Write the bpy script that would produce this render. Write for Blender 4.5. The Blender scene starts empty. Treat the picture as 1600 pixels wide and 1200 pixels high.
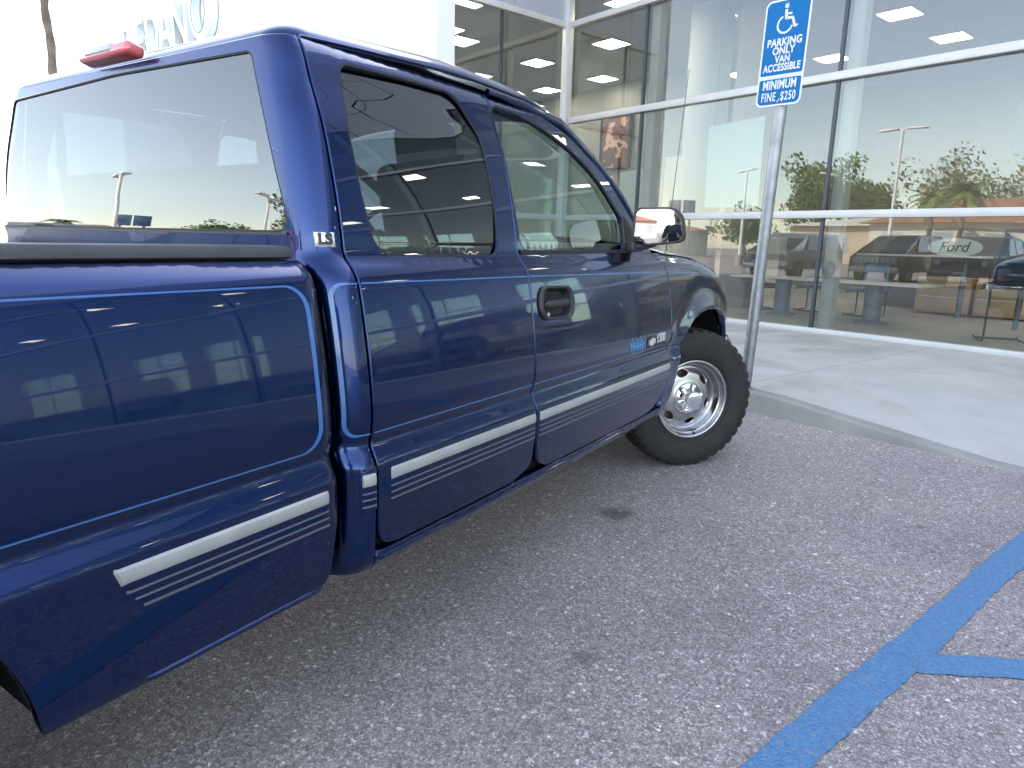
import bpy, bmesh, math, random
import numpy as np
from math import sin, cos, pi, radians, sqrt, atan2
from mathutils import Vector, Matrix
from mathutils.geometry import delaunay_2d_cdt

scene = bpy.context.scene
col = scene.collection
random.seed(7)

# ------------------------------------------------------------------ camera
cd = bpy.data.cameras.new('camera')
cam = bpy.data.objects.new('camera', cd)
col.objects.link(cam)
cd.sensor_width = 36.0
cd.lens = 1060.0 / 1600.0 * 36.0
cd.clip_start = 0.05
cd.clip_end = 2000.0
YAW, PITCH, ROLL = 0.576, 0.208, 0.025
_f = Vector((cos(YAW) * cos(PITCH), sin(YAW) * cos(PITCH), -sin(PITCH)))
_r0 = Vector((sin(YAW), -cos(YAW), 0))
_u0 = _r0.cross(_f)
_r = _r0 * cos(ROLL) + _u0 * sin(ROLL)
_u = -_r0 * sin(ROLL) + _u0 * cos(ROLL)
_m = Matrix((_r, _u, -_f)).transposed().to_4x4()
_m.translation = Vector((-3.60, -1.154, 1.247))
cam.matrix_world = _m
scene.camera = cam

# ------------------------------------------------------------------ light
SUN_EL, SUN_HEAD = radians(38), radians(8)      # heading measured from +X towards +Y
world = bpy.data.worlds.new('World')
scene.world = world
world.use_nodes = True
wn = world.node_tree
sky = wn.nodes.new('ShaderNodeTexSky')
sky.sky_type = 'NISHITA'
sky.sun_disc = False
sky.sun_elevation = SUN_EL
sky.sun_rotation = pi / 2 - SUN_HEAD
sky.air_density = 1.0
sky.dust_density = 0.5
sky.ozone_density = 1.0
hs = wn.nodes.new('ShaderNodeHueSaturation')
hs.inputs['Saturation'].default_value = 0.70
wn.links.new(sky.outputs[0], hs.inputs['Color'])
wn.links.new(hs.outputs[0], wn.nodes['Background'].inputs[0])
wn.nodes['Background'].inputs[1].default_value = 0.14
sd = bpy.data.lights.new('sun', 'SUN')
sd.energy = 3.2
sd.angle = radians(0.5)
sd.color = (1.0, 0.94, 0.86)
so = bpy.data.objects.new('sun', sd)
col.objects.link(so)
so.rotation_euler = Vector((cos(SUN_EL) * cos(SUN_HEAD), cos(SUN_EL) * sin(SUN_HEAD), sin(SUN_EL))).to_track_quat('Z', 'Y').to_euler()
vs = scene.view_settings
vs.view_transform = 'Standard'
vs.look = 'None'
vs.gamma = 1.0
vs.exposure = 2.66
vs.use_white_balance = True
vs.white_balance_temperature = 7200
cy = scene.cycles
cy.max_bounces = 10
cy.transparent_max_bounces = 24
cy.glossy_bounces = 6
cy.use_denoising = True
cy.caustics_reflective = False
cy.caustics_refractive = False
cy.sample_clamp_indirect = 6.0

# ------------------------------------------------------------------ materials
def _set(b, **k):
    for n, v in k.items():
        n = n.replace('_', ' ')
        for s in b.inputs:
            if s.name.lower() == n.lower():
                s.default_value = (*v, 1.0) if isinstance(v, tuple) and len(v) == 3 else v
def mat(name, base, rough=0.5, metal=0.0, **k):
    m = bpy.data.materials.new(name)
    m.use_nodes = True
    b = m.node_tree.nodes['Principled BSDF']
    _set(b, base_color=tuple(base), roughness=rough, metallic=metal, **k)
    return m
def noisy(name, c0, c1, scale=8.0, rough=0.6, metal=0.0, bump=0.0, bscale=None, detail=6, coord='Object', lo=0.35, hi=0.65, **k):
    m = mat(name, c0, rough, metal, **k)
    nt = m.node_tree; b = nt.nodes['Principled BSDF']
    tc = nt.nodes.new('ShaderNodeTexCoord')
    no = nt.nodes.new('ShaderNodeTexNoise'); no.inputs['Scale'].default_value = scale; no.inputs['Detail'].default_value = detail
    cr = nt.nodes.new('ShaderNodeValToRGB')
    cr.color_ramp.elements[0].position = lo; cr.color_ramp.elements[1].position = hi
    cr.color_ramp.elements[0].color = (*c0, 1); cr.color_ramp.elements[1].color = (*c1, 1)
    nt.links.new(tc.outputs[coord], no.inputs['Vector'])
    nt.links.new(no.outputs['Fac'], cr.inputs[0])
    nt.links.new(cr.outputs[0], b.inputs['Base Color'])
    if bump:
        n2 = nt.nodes.new('ShaderNodeTexNoise'); n2.inputs['Scale'].default_value = bscale or scale * 3; n2.inputs['Detail'].default_value = 4
        bp = nt.nodes.new('ShaderNodeBump'); bp.inputs['Strength'].default_value = bump; bp.inputs['Distance'].default_value = 0.01
        nt.links.new(tc.outputs[coord], n2.inputs['Vector'])
        nt.links.new(n2.outputs['Fac'], bp.inputs['Height'])
        nt.links.new(bp.outputs[0], b.inputs['Normal'])
    return m
def glass(name, tint, ior=1.5, boost=0.0, gcol=(1, 1, 1), wave=0.0):
    """a thin pane: tinted see-through plus a mirror share that grows at grazing angles"""
    m = bpy.data.materials.new(name); m.use_nodes = True
    nt = m.node_tree
    for n in list(nt.nodes):
        if n.type != 'OUTPUT_MATERIAL': nt.nodes.remove(n)
    out = [n for n in nt.nodes if n.type == 'OUTPUT_MATERIAL'][0]
    tr = nt.nodes.new('ShaderNodeBsdfTransparent'); tr.inputs[0].default_value = (*tint, 1)
    gl = nt.nodes.new('ShaderNodeBsdfGlossy'); gl.inputs['Roughness'].default_value = 0.0; gl.inputs['Color'].default_value = (*gcol, 1)
    fr = nt.nodes.new('ShaderNodeFresnel'); fr.inputs['IOR'].default_value = ior
    ad = nt.nodes.new('ShaderNodeMath'); ad.operation = 'ADD'; ad.use_clamp = True; ad.inputs[1].default_value = boost
    mx = nt.nodes.new('ShaderNodeMixShader')
    ge = nt.nodes.new('ShaderNodeNewGeometry')
    ma = nt.nodes.new('ShaderNodeMath'); ma.operation = 'MULTIPLY_ADD'; ma.inputs[1].default_value = 1 / ior - ior; ma.inputs[2].default_value = ior
    nt.links.new(ge.outputs['Backfacing'], ma.inputs[0]); nt.links.new(ma.outputs[0], fr.inputs['IOR'])   # the same mirror share from either side of the sheet
    nt.links.new(fr.outputs[0], ad.inputs[0]); nt.links.new(ad.outputs[0], mx.inputs[0])
    nt.links.new(tr.outputs[0], mx.inputs[1]); nt.links.new(gl.outputs[0], mx.inputs[2])
    nt.links.new(mx.outputs[0], out.inputs[0])
    if wave:
        tc = nt.nodes.new('ShaderNodeTexCoord')
        no = nt.nodes.new('ShaderNodeTexNoise'); no.inputs['Scale'].default_value = 1.1; no.inputs['Detail'].default_value = 0
        bp = nt.nodes.new('ShaderNodeBump'); bp.inputs['Strength'].default_value = 1.0; bp.inputs['Distance'].default_value = wave
        nt.links.new(tc.outputs['Object'], no.inputs['Vector']); nt.links.new(no.outputs['Fac'], bp.inputs['Height'])
        nt.links.new(bp.outputs[0], gl.inputs['Normal'])
    return m
def emit(name, c, s):
    m = bpy.data.materials.new(name); m.use_nodes = True
    b = m.node_tree.nodes['Principled BSDF']
    _set(b, base_color=tuple(c), emission_color=tuple(c), emission_strength=s)
    return m

# ------------------------------------------------------------------ object helpers
def tag(o, label=None, cat=None, group=None, kind=None):
    if label: o['label'] = label
    if cat: o['category'] = cat
    if group: o['group'] = group
    if kind: o['kind'] = kind
    return o
def empty(name, loc=(0, 0, 0), rz=0.0, parent=None):
    o = bpy.data.objects.new(name, None)
    o.empty_display_size = 0.2
    o.location = loc; o.rotation_euler = (0, 0, rz)
    col.objects.link(o)
    if parent: o.parent = parent
    return o
def copy_tree(o, parent=None):
    c = o.copy(); col.objects.link(c)
    if parent: c.parent = parent
    for ch in [x for x in bpy.data.objects if x.parent == o]:
        copy_tree(ch, c)
    return c
def link_mesh(name, me, m, parent=None):
    o = bpy.data.objects.new(name, me)
    if m: me.materials.append(m)
    col.objects.link(o)
    if parent: o.parent = parent
    return o
class MB:
    """collects shapes of ONE object"""
    def __init__(s): s.bm = bmesh.new()
    def _add(s, vs, fs):
        v = [s.bm.verts.new(p) for p in vs]
        for f in fs:
            try: s.bm.faces.new([v[i] for i in f])
            except ValueError: pass
        return v
    def box(s, c, d, rz=0.0, rx=0.0, ry=0.0, bev=0.0, seg=2):
        t = bmesh.new()
        bmesh.ops.create_cube(t, size=1.0)
        bmesh.ops.scale(t, vec=d, verts=t.verts)
        if bev:
            bmesh.ops.bevel(t, geom=t.edges[:], offset=bev, segments=seg, affect='EDGES', profile=0.5)
        M = Matrix.Translation(c) @ Matrix.Rotation(rz, 4, 'Z') @ Matrix.Rotation(ry, 4, 'Y') @ Matrix.Rotation(rx, 4, 'X')
        bmesh.ops.transform(t, matrix=M, verts=t.verts)
        t.verts.index_update()
        s._add([v.co.copy() for v in t.verts], [[v.index for v in f.verts] for f in t.faces])
        t.free(); return s
    def span(s, x0, x1, y0, y1, z0, z1, bev=0.0):
        return s.box(((x0 + x1) / 2, (y0 + y1) / 2, (z0 + z1) / 2), (abs(x1 - x0), abs(y1 - y0), abs(z1 - z0)), bev=bev)
    def tube(s, pts, r, n=12, caps=True, closed=False):
        pts = [Vector(p) for p in pts]
        rs = r if isinstance(r, (list, tuple)) else [r] * len(pts)
        rings = []; N = len(pts)
        up = None
        for i, p in enumerate(pts):
            if closed: d = (pts[(i + 1) % N] - pts[i - 1])
            else: d = pts[min(i + 1, N - 1)] - pts[max(i - 1, 0)]
            d.normalize()
            if up is None: up = Vector((0, 0, 1)) if abs(d.z) < 0.9 else Vector((1, 0, 0))
            a = d.cross(up)
            if a.length < 1e-4: a = d.orthogonal()
            a.normalize(); b = a.cross(d); b.normalize(); up = b
            rings.append([p + (a * cos(2 * pi * k / n) + b * sin(2 * pi * k / n)) * rs[i] for k in range(n)])
        vs = [v for r_ in rings for v in r_]; fs = []
        for i in range(N if closed else N - 1):
            j = (i + 1) % N
            for k in range(n):
                fs.append([i * n + k, i * n + (k + 1) % n, j * n + (k + 1) % n, j * n + k])
        if caps and not closed:
            fs.append(list(range(n))[::-1]); fs.append([(N - 1) * n + k for k in range(n)])
        s._add(vs, fs); return s
    def lathe(s, prof, n=48, M=None, closed=False):
        """prof: (radius, height) pairs turned about Z"""
        M = M or Matrix.Identity(4)
        vs = []; fs = []
        P = len(prof)
        for k in range(n):
            a = 2 * pi * k / n
            for (r, h) in prof: vs.append(M @ Vector((r * cos(a), r * sin(a), h)))
        for k in range(n):
            k2 = (k + 1) % n
            for i in range(P if closed else P - 1):
                j = (i + 1) % P
                fs.append([k * P + i, k2 * P + i, k2 * P + j, k * P + j])
        s._add(vs, fs); return s
    def prism(s, poly, h0, h1, M=None):
        """poly in XY, extruded from h0 to h1 along Z, then M"""
        M = M or Matrix.Identity(4); n = len(poly)
        vs = [M @ Vector((p[0], p[1], h0)) for p in poly] + [M @ Vector((p[0], p[1], h1)) for p in poly]
        fs = [list(range(n))[::-1], list(range(n, 2 * n))] + [[i, (i + 1) % n, n + (i + 1) % n, n + i] for i in range(n)]
        s._add(vs, fs); return s
    def grid(s, rows):
        n = len(rows[0])
        vs = [p for r_ in rows for p in r_]
        fs = [[i * n + k, i * n + k + 1, (i + 1) * n + k + 1, (i + 1) * n + k] for i in range(len(rows) - 1) for k in range(n - 1)]
        s._add(vs, fs); return s
    def build(s, name, m, parent=None, smooth=35, recalc=True, merge=1e-5):
        if merge: bmesh.ops.remove_doubles(s.bm, verts=s.bm.verts, dist=merge)
        if recalc: bmesh.ops.recalc_face_normals(s.bm, faces=s.bm.faces)
        me = bpy.data.meshes.new(name)
        if smooth:
            for f in s.bm.faces: f.smooth = True
            for e in s.bm.edges:
                if len(e.link_faces) == 2 and e.calc_face_angle(0) > radians(smooth): e.smooth = False
        s.bm.to_mesh(me); s.bm.free()
        return link_mesh(name, me, m, parent)
def round_poly(pts, n=8):
    """pts: (x, y, r) corners -> polygon with filleted corners"""
    out = []; N = len(pts)
    for i in range(N):
        p = Vector(pts[i][:2]); r = pts[i][2]
        a = Vector(pts[i - 1][:2]) - p; b = Vector(pts[(i + 1) % N][:2]) - p
        if r <= 0: out.append((p.x, p.y)); continue
        ang = a.angle(b); t = min(r / math.tan(ang / 2), a.length * .49, b.length * .49)
        rr = t * math.tan(ang / 2)
        a.normalize(); b.normalize()
        c = p + (a + b).normalized() * (rr / sin(ang / 2))
        s0 = p + a * t - c; s1 = p + b * t - c
        a0 = atan2(s0.y, s0.x); a1 = atan2(s1.y, s1.x)
        d = (a1 - a0 + pi) % (2 * pi) - pi
        for k in range(n + 1):
            q = a0 + d * k / n
            out.append((c.x + rr * cos(q), c.y + rr * sin(q)))
    return out
def text_mesh(s, size, ext=0.0, bold=0.0, align='CENTER', spacing=1.0, squeeze=1.0):
    cu = bpy.data.curves.new('lettering', 'FONT')
    cu.body = s; cu.size = size; cu.extrude = ext; cu.offset = bold
    cu.align_x = align; cu.align_y = 'CENTER'; cu.space_character = spacing
    cu.resolution_u = 4
    o = bpy.data.objects.new('lettering', cu); col.objects.link(o)
    dg = bpy.context.evaluated_depsgraph_get(); dg.update()
    me = bpy.data.meshes.new_from_object(o.evaluated_get(dg))
    bpy.data.objects.remove(o); bpy.data.curves.remove(cu)
    if squeeze != 1.0:
        for v in me.vertices: v.co.x *= squeeze
    return me
def text_obj(name, s, size, m, parent, M, **k):
    me = text_mesh(s, size, **k)
    me.transform(M)
    me.materials.clear()
    return link_mesh(name, me, m, parent)
def dens(poly, step, closed=True):
    out = []
    n = len(poly)
    for i in range(n if closed else n - 1):
        a = poly[i]; b = poly[(i + 1) % n]
        L = sqrt((a[0] - b[0]) ** 2 + (a[1] - b[1]) ** 2)
        k = max(1, int(math.ceil(L / step)))
        for j in range(k): out.append((a[0] + (b[0] - a[0]) * j / k, a[1] + (b[1] - a[1]) * j / k))
    if not closed: out.append(tuple(poly[-1]))
    return out
def poly_norm(poly):
    """outward unit normals of a CCW polygon"""
    P = np.array(poly); e = np.roll(P, -1, 0) - P
    e /= np.maximum(np.linalg.norm(e, axis=1, keepdims=True), 1e-9)
    n = np.stack([e[:, 1], -e[:, 0]], 1)
    v = n + np.roll(n, 1, 0)
    v /= np.maximum(np.linalg.norm(v, axis=1, keepdims=True), 1e-9)
    return v
def area2(poly):
    P = np.array(poly); Q = np.roll(P, -1, 0)
    return float(np.sum(P[:, 0] * Q[:, 1] - Q[:, 0] * P[:, 1]))
def inside(poly, pts):
    P = np.array(poly); r = np.zeros(len(pts), bool)
    x, y = pts[:, 0], pts[:, 1]
    j = len(P) - 1
    for i in range(len(P)):
        xi, yi = P[i]; xj, yj = P[j]
        c = ((yi > y) != (yj > y)) & (x < (xj - xi) * (y - yi) / ((yj - yi) or 1e-12) + xi)
        r ^= c; j = i
    return r
def mindist(poly, pts):
    P = np.array(poly)
    d = np.full(len(pts), 9.0)
    for p in P: d = np.minimum(d, np.hypot(pts[:, 0] - p[0], pts[:, 1] - p[1]))
    return d
def fnorm(fm, u, v, e=8e-4):
    du = fm(u + e, v) - fm(u - e, v); dv = fm(u, v + e) - fm(u, v - e)
    n = np.cross(du, dv)
    return n / np.maximum(np.linalg.norm(n, axis=1, keepdims=True), 1e-12)
FINE = []
def panel(name, outline, holes, fm, m, parent, hx=.05, hz=.015, e=.004, rec=.003, lip=.02, mirror=False, off=0.0, step=.02):
    """sheet-metal panel: outline/holes (CCW) in the panel's own (u, v), fm maps them on to the body, edges rolled inward"""
    if area2(outline) < 0: outline = outline[::-1]
    out = dens(outline, step); on = poly_norm(out)
    loops = [(np.array(out), on, 1)]
    for h in holes:
        if area2(h) < 0: h = h[::-1]
        h = dens(h, step); loops.append((np.array(h), poly_norm(h), -1))
    skin = []; edges = []
    sl = []
    for P, N, sg in loops:
        Q = P - N * e * sg
        b = len(skin); k = len(Q)
        skin += [tuple(q) for q in Q]
        edges += [(b + i, b + (i + 1) % k) for i in range(k)]
        sl.append((b, k))
    o2 = skin[sl[0][0]:sl[0][0] + sl[0][1]]
    P = np.array(o2)
    us = np.arange(P[:, 0].min() + hx / 2, P[:, 0].max(), hx); vs_ = np.arange(P[:, 1].min() + hz / 2, P[:, 1].max(), hz)
    lo_ = [v for v in np.arange(.396, .478, .0045) if P[:, 1].min() + .003 < v < P[:, 1].max()] if fm in FINE else []
    vs_ = np.unique(np.concatenate([[v for v in vs_ if not (lo_ and v < .482)], lo_]))
    us2 = us
    G = np.array([(a, b) for b in vs_ for a in us2]).reshape(-1, 2)
    if len(G):
        dm = .4 * min(hx, hz, .006 if lo_ else 9)
        k = inside(o2, G) & (mindist(dens(o2, .005), G) > dm)
        for (b, c) in sl[1:]:
            hh = skin[b:b + c]
            k &= ~inside(hh, G) & (mindist(dens(hh, .01), G) > .4 * min(hx, hz))
        G = G[k]
    pts = [Vector(p) for p in skin] + [Vector(p) for p in G]
    V, E_, F, ov, _, _ = delaunay_2d_cdt(pts, edges, [], 0, 1e-6)
    VV = np.array([(v.x, v.y) for v in V])
    F = [f for f in F]
    C = np.array([VV[list(f)].mean(0) for f in F])
    k = inside(o2, C)
    for (b, c) in sl[1:]: k &= ~inside(skin[b:b + c], C)
    F = [f for f, q in zip(F, k) if q]
    idx = {}
    for i, o in enumerate(ov):
        for q in o: idx[q] = i
    X = fm(VV[:, 0], VV[:, 1]); NN = fnorm(fm, VV[:, 0], VV[:, 1])
    X = X + NN * off
    verts = [X]; norms = [NN]; n0 = len(X); faces = []
    for f in F:
        a = VV[f[0]]; b = VV[f[1]]; c = VV[f[2]]
        if (b[0] - a[0]) * (c[1] - a[1]) - (b[1] - a[1]) * (c[0] - a[0]) < 0: f = f[::-1]
        faces.append(list(f))
    for (P, N, sg), (b, kk) in zip(loops, sl):
        base = fm(P[:, 0], P[:, 1]); nn = fnorm(fm, P[:, 0], P[:, 1])
        Pt = P + N * sg * .002
        t = fm(Pt[:, 0], Pt[:, 1]) - base
        t -= nn * np.sum(t * nn, 1, keepdims=True)
        t /= np.maximum(np.linalg.norm(t, axis=1, keepdims=True), 1e-9)
        A = base + nn * (off - rec); B = base + nn * (off - lip) - t * .001
        verts += [A, B]; norms += [nn * .45 + t * .9, t]
        for i in range(kk):
            j = (i + 1) % kk
            s0, s1 = idx[b + i], idx[b + j]
            a0, a1, b0, b1 = n0 + i, n0 + j, n0 + kk + i, n0 + kk + j
            q1 = [s1, s0, a0, a1]; q2 = [a1, a0, b0, b1]
            if sg < 0: q1 = q1[::-1]; q2 = q2[::-1]
            faces += [q1, q2]
        n0 += 2 * kk
    X = np.concatenate(verts); N = np.concatenate(norms)
    N /= np.linalg.norm(N, axis=1, keepdims=True)
    if mirror:
        X[:, 1] = 2 * HALF - X[:, 1]; N[:, 1] = -N[:, 1]; faces = [f[::-1] for f in faces]
    me = bpy.data.meshes.new(name)
    me.from_pydata(X.tolist(), [], faces)
    me.shade_smooth()
    me.update()
    me.normals_split_custom_set_from_vertices(N.tolist())
    return link_mesh(name, me, m, parent)
class Pchip:
    def __init__(s, pts):
        s.x = np.array([p[0] for p in pts], float); s.y = np.array([p[1] for p in pts], float)
        h = np.diff(s.x); d = np.diff(s.y) / h
        m = np.zeros(len(s.x)); m[0] = d[0]; m[-1] = d[-1]
        for i in range(1, len(s.x) - 1):
            if d[i - 1] * d[i] > 0:
                w1 = 2 * h[i] + h[i - 1]; w2 = h[i] + 2 * h[i - 1]
                m[i] = (w1 + w2) / (w1 / d[i - 1] + w2 / d[i])
        s.m = m
    def __call__(s, x):
        x = np.clip(np.asarray(x, float), s.x[0], s.x[-1])
        i = np.clip(np.searchsorted(s.x, x) - 1, 0, len(s.x) - 2)
        h = s.x[i + 1] - s.x[i]; t = (x - s.x[i]) / h
        return ((1 + 2 * t) * (1 - t) ** 2 * s.y[i] + t * (1 - t) ** 2 * h * s.m[i] + t * t * (3 - 2 * t) * s.y[i + 1] + t * t * (t - 1) * h * s.m[i + 1])
def surf_text(name, s, size, m, parent, fm, u0, v0, off, ext=.0015, **k):
    """lettering laid on a body surface"""
    me = text_mesh(s, size, ext=ext, **k)
    co = np.array([v.co[:] for v in me.vertices])
    p = fm(co[:, 0] + u0, co[:, 1] + v0); n = fnorm(fm, co[:, 0] + u0, co[:, 1] + v0)
    p = p + n * (off + co[:, 2:3])
    for v, q in zip(me.vertices, p): v.co = q
    me.materials.clear(); me.update()
    return link_mesh(name, me, m, parent)
def ribbon(mb, path, w, fm, off=.0008, thick=.0012, closed=False):
    """painted or moulded line of width w along a (u, v) path on a body surface"""
    path = dens(path, .02, closed)
    P = np.array(path); n = len(P)
    if closed: d = np.roll(P, -1, 0) - np.roll(P, 1, 0)
    else: d = np.gradient(P, axis=0)
    d /= np.maximum(np.linalg.norm(d, axis=1, keepdims=True), 1e-9)
    q = np.stack([-d[:, 1], d[:, 0]], 1)
    W = np.array([w(p) if callable(w) else w for p in P])[:, None] / 2
    rows = []
    for s_, o_ in ((-1, off - thick), (-1, off), (1, off), (1, off - thick)):
        Q = P + q * W * s_
        X = fm(Q[:, 0], Q[:, 1]) + fnorm(fm, Q[:, 0], Q[:, 1]) * o_
        rows.append([Vector(x) for x in X] + ([Vector(X[0])] if closed else []))
    mb.grid(rows)
def molding(mb, u0, u1, v0, v1, fm, h, sl0=0.0, sl1=0.0, nv=7, r=.004):
    """raised strip with soft edges; sl0/sl1 shear its ends"""
    us = np.linspace(0, 1, max(3, int((u1 - u0) / .04) + 2))
    us = np.unique(np.concatenate([[0, .5 * r / (u1 - u0), r / (u1 - u0)], us[(us > r / (u1 - u0)) & (us < 1 - r / (u1 - u0))], [1 - r / (u1 - u0), 1 - .5 * r / (u1 - u0), 1]]))
    ws = np.linspace(0, 1, nv); rows = []
    for w in ws:
        v = v0 + (v1 - v0) * w
        a = u0 + sl0 * (1 - w); b = u1 + sl1 * (1 - w)
        u = a + (b - a) * us
        hv = h * (1 - abs(2 * w - 1) ** 4)
        e = np.minimum(us, 1 - us) * (u1 - u0) / r
        hh = np.where(e < 1, hv * np.sqrt(np.clip(1 - (1 - np.clip(e, 0, 1)) ** 2, 0, 1)), hv) - .001
        V = np.full_like(u, v)
        X = fm(u, V) + fnorm(fm, u, V) * hh[:, None]
        rows.append([Vector(x) for x in X])
    mb.grid(rows)
# ================================================================== truck
HALF = 0.95                       # centre line of the truck (its right flank is y = 0)
M_paint = mat('truck_paint', (0.0013, 0.0185, 0.096), 0.25, 0.985, coat_weight=1.0, coat_roughness=0.010, coat_ior=1.42)
def _flake():
    nt = M_paint.node_tree; b = nt.nodes['Principled BSDF']
    tc = nt.nodes.new('ShaderNodeTexCoord')
    v = nt.nodes.new('ShaderNodeTexVoronoi'); v.inputs['Scale'].default_value = 900
    bp = nt.nodes.new('ShaderNodeBump'); bp.inputs['Strength'].default_value = 0.10; bp.inputs['Distance'].default_value = 0.001
    nt.links.new(tc.outputs['Object'], v.inputs['Vector'])
    nt.links.new(v.outputs['Distance'], bp.inputs['Height'])
    nt.links.new(bp.outputs[0], b.inputs['Normal'])
    # a faint film of dust changes the gloss a little
    n = nt.nodes.new('ShaderNodeTexNoise'); n.inputs['Scale'].default_value = 3.0; n.inputs['Detail'].default_value = 5
    mr = nt.nodes.new('ShaderNodeMapRange'); mr.inputs['To Min'].default_value = 0.006; mr.inputs['To Max'].default_value = 0.03
    nt.links.new(tc.outputs['Object'], n.inputs['Vector']); nt.links.new(n.outputs['Fac'], mr.inputs['Value'])
    nt.links.new(mr.outputs[0], b.inputs['Coat Roughness'])
_flake()
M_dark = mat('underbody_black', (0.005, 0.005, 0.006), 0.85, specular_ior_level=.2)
M_blk = noisy('black_plastic', (0.016, 0.017, 0.02), (0.024, 0.025, 0.03), 30, 0.42, bump=.15, bscale=400)
M_cap = noisy('grey_rail_plastic', (0.055, 0.058, 0.068), (0.075, 0.078, 0.088), 9, 0.5, bump=.25, bscale=350)
M_rub = mat('black_rubber_seal', (0.008, 0.009, 0.012), 0.6)
M_sil = noisy('silver_moulding', (0.28, 0.295, 0.29), (0.33, 0.345, 0.34), 12, 0.28, coat_weight=.5)
M_line = mat('grey_moulding_line', (0.10, 0.108, 0.135), 0.35)
M_pin = mat('light_blue_pinstripe', (0.035, 0.14, 0.38), 0.3, coat_weight=.6)
M_brush = mat('bright_blue_pinstripe_flourish', (0.03, 0.24, 0.52), 0.4)
M_chr = mat('chrome', (0.82, 0.83, 0.85), 0.06, 1.0)
M_badge = mat('badge_silver', (0.75, 0.76, 0.78), 0.22, 0.6)
M_tyre = noisy('tyre_rubber', (0.008, 0.008, 0.009), (0.015, 0.0145, 0.015), 14, 0.72, bump=.2, bscale=120)
M_alu = noisy('brushed_wheel_alloy', (0.36, 0.36, 0.38), (0.46, 0.46, 0.47), 25, 0.27, 1.0, bump=.05, bscale=200)
M_steel = noisy('dull_brake_steel', (0.16, 0.15, 0.14), (0.26, 0.24, 0.22), 20, 0.55, .8)
M_int = noisy('dark_grey_cabin_trim', (0.035, 0.037, 0.042), (0.05, 0.052, 0.058), 20, 0.75)
M_seat = noisy('charcoal_seat_cloth', (0.03, 0.032, 0.038), (0.05, 0.052, 0.06), 60, 0.9, bump=.3, bscale=300)
M_head = mat('grey_headliner', (0.16, 0.165, 0.17), 0.9)
M_gdark = glass('dark_privacy_glass', (0.10, 0.13, 0.15), 1.75, 0.02, (0.92, 0.96, 1.0))
M_gclear = glass('green_tinted_door_glass', (0.58, 0.70, 0.68), 1.55, 0.02, (0.95, 0.99, 1.0))
M_grear = glass('rear_window_glass', (0.16, 0.19, 0.20), 1.8, 0.035, (0.95, 0.98, 1.0))
M_red = mat('red_lamp_lens', (0.62, 0.12, 0.14), 0.25, coat_weight=1.0)
M_lens = mat('clear_lamp_lens', (0.80, 0.82, 0.84), 0.08, transmission_weight=.5)
M_amber = mat('amber_lamp_lens', (0.7, 0.2, 0.02), 0.15, coat_weight=1)
M_mirror = mat('mirror_glass', (0.34, 0.36, 0.39), 0.0, 1.0)

truck = empty('pickup_truck', (0, 0, 0))
tag(truck, 'dark blue extended cab pickup truck with silver side moulding parked nose-in to the kerb', 'pickup truck')

_SZ = [(.36, .08), (.395, .035), (.41, .020), (.43, .007), (.45, .0015), (.470, .000), (.55, -.004), (.62, -.006), (.685, -.006), (.702, -.001), (.732, .014), (.748, .019), (.765, .014), (.79, .008), (.83, .006), (.87, .008), (.93, .0135), (1.0, .022), (1.06, .031), (1.10, .038), (1.14, .047)]
S_cab = Pchip(_SZ + [(1.160, .0565), (1.178, .071), (1.193, .086), (1.207, .0935), (1.25, .099), (1.30, .107), (1.41, .129), (1.516, .156), (1.607, .190), (1.66, .207), (1.69, .220), (1.712, .236), (1.735, .262), (1.76, .30)])
S_bed = Pchip(_SZ + [(1.155, .053), (1.170, .066), (1.184, .083), (1.194, .100), (1.20, .115)])
ZT = Pchip([(-.60, 1.205), (-.45, 1.203), (0, 1.180), (.25, 1.150), (.45, 1.112), (.6, 1.07), (.8, 1.02)])
YP = Pchip([(-.6, 0), (.35, .0), (.55, .008), (.68, .03), (.78, .075), (.86, .15), (.90, .24)])
AX, AZ = .16, .40                 # front wheel arch centre
def fm_cab(x, z):
    x = np.asarray(x, float); z = np.asarray(z, float)
    return np.stack([x, S_cab(z) + .003 * ((x + 1.5)) ** 2, z], -1)
def fm_bed(x, z):
    x = np.asarray(x, float); z = np.asarray(z, float)
    bow = .003 * (x + 3.6) ** 2
    r = np.hypot(x + 3.66, z - .40)
    fl = .006 * np.exp(-((r - .50) / .05) ** 2) * np.clip((z - .75) / .1, 0, 1)
    edge = np.clip((x + 2.574) / .018, 0, 1)          # front edge rolls round into the gap
    return np.stack([x, S_bed(z) + bow - fl + .014 * (1 - np.sqrt(np.clip(1 - edge ** 2, 0, 1))), z], -1)
def fm_fen(x, z):
    x = np.asarray(x, float); z = np.asarray(z, float)
    zt = ZT(x)
    ze = np.where(z > .9, .9 + (z - .9) * .305 / (zt - .9), z)
    k = 1 / (1 + np.exp((x + .14) / .05))             # the lower step fades out forward of the arch
    zc = np.where(ze < .86, .86, ze)
    y = S_cab(ze) * k + S_cab(zc) * (1 - k)
    r = np.hypot((x - AX) / 1.0, z - AZ)
    fl = .014 * np.exp(-((r - .50) / .06) ** 2) * np.clip((z - .45) / .25, 0, 1)
    dip = .006 * np.exp(-((r - .62) / .05) ** 2) * (z > .7)
    return np.stack([x, y - fl * (z > .3) + dip + YP(x) + .003 * (x + 1.5) ** 2 * (x < -.2), z], -1)
LEAN = Pchip([(.3, 0), (1.18, 0), (1.25, .0012), (1.35, .0068), (1.45, .0146), (1.55, .0244), (1.66, .0371), (1.76, .050)])
CR = .086; CX = -2.434; CXR = CX - CR
CA = CR * pi / 2; CS = 2 * (HALF - CR)
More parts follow.
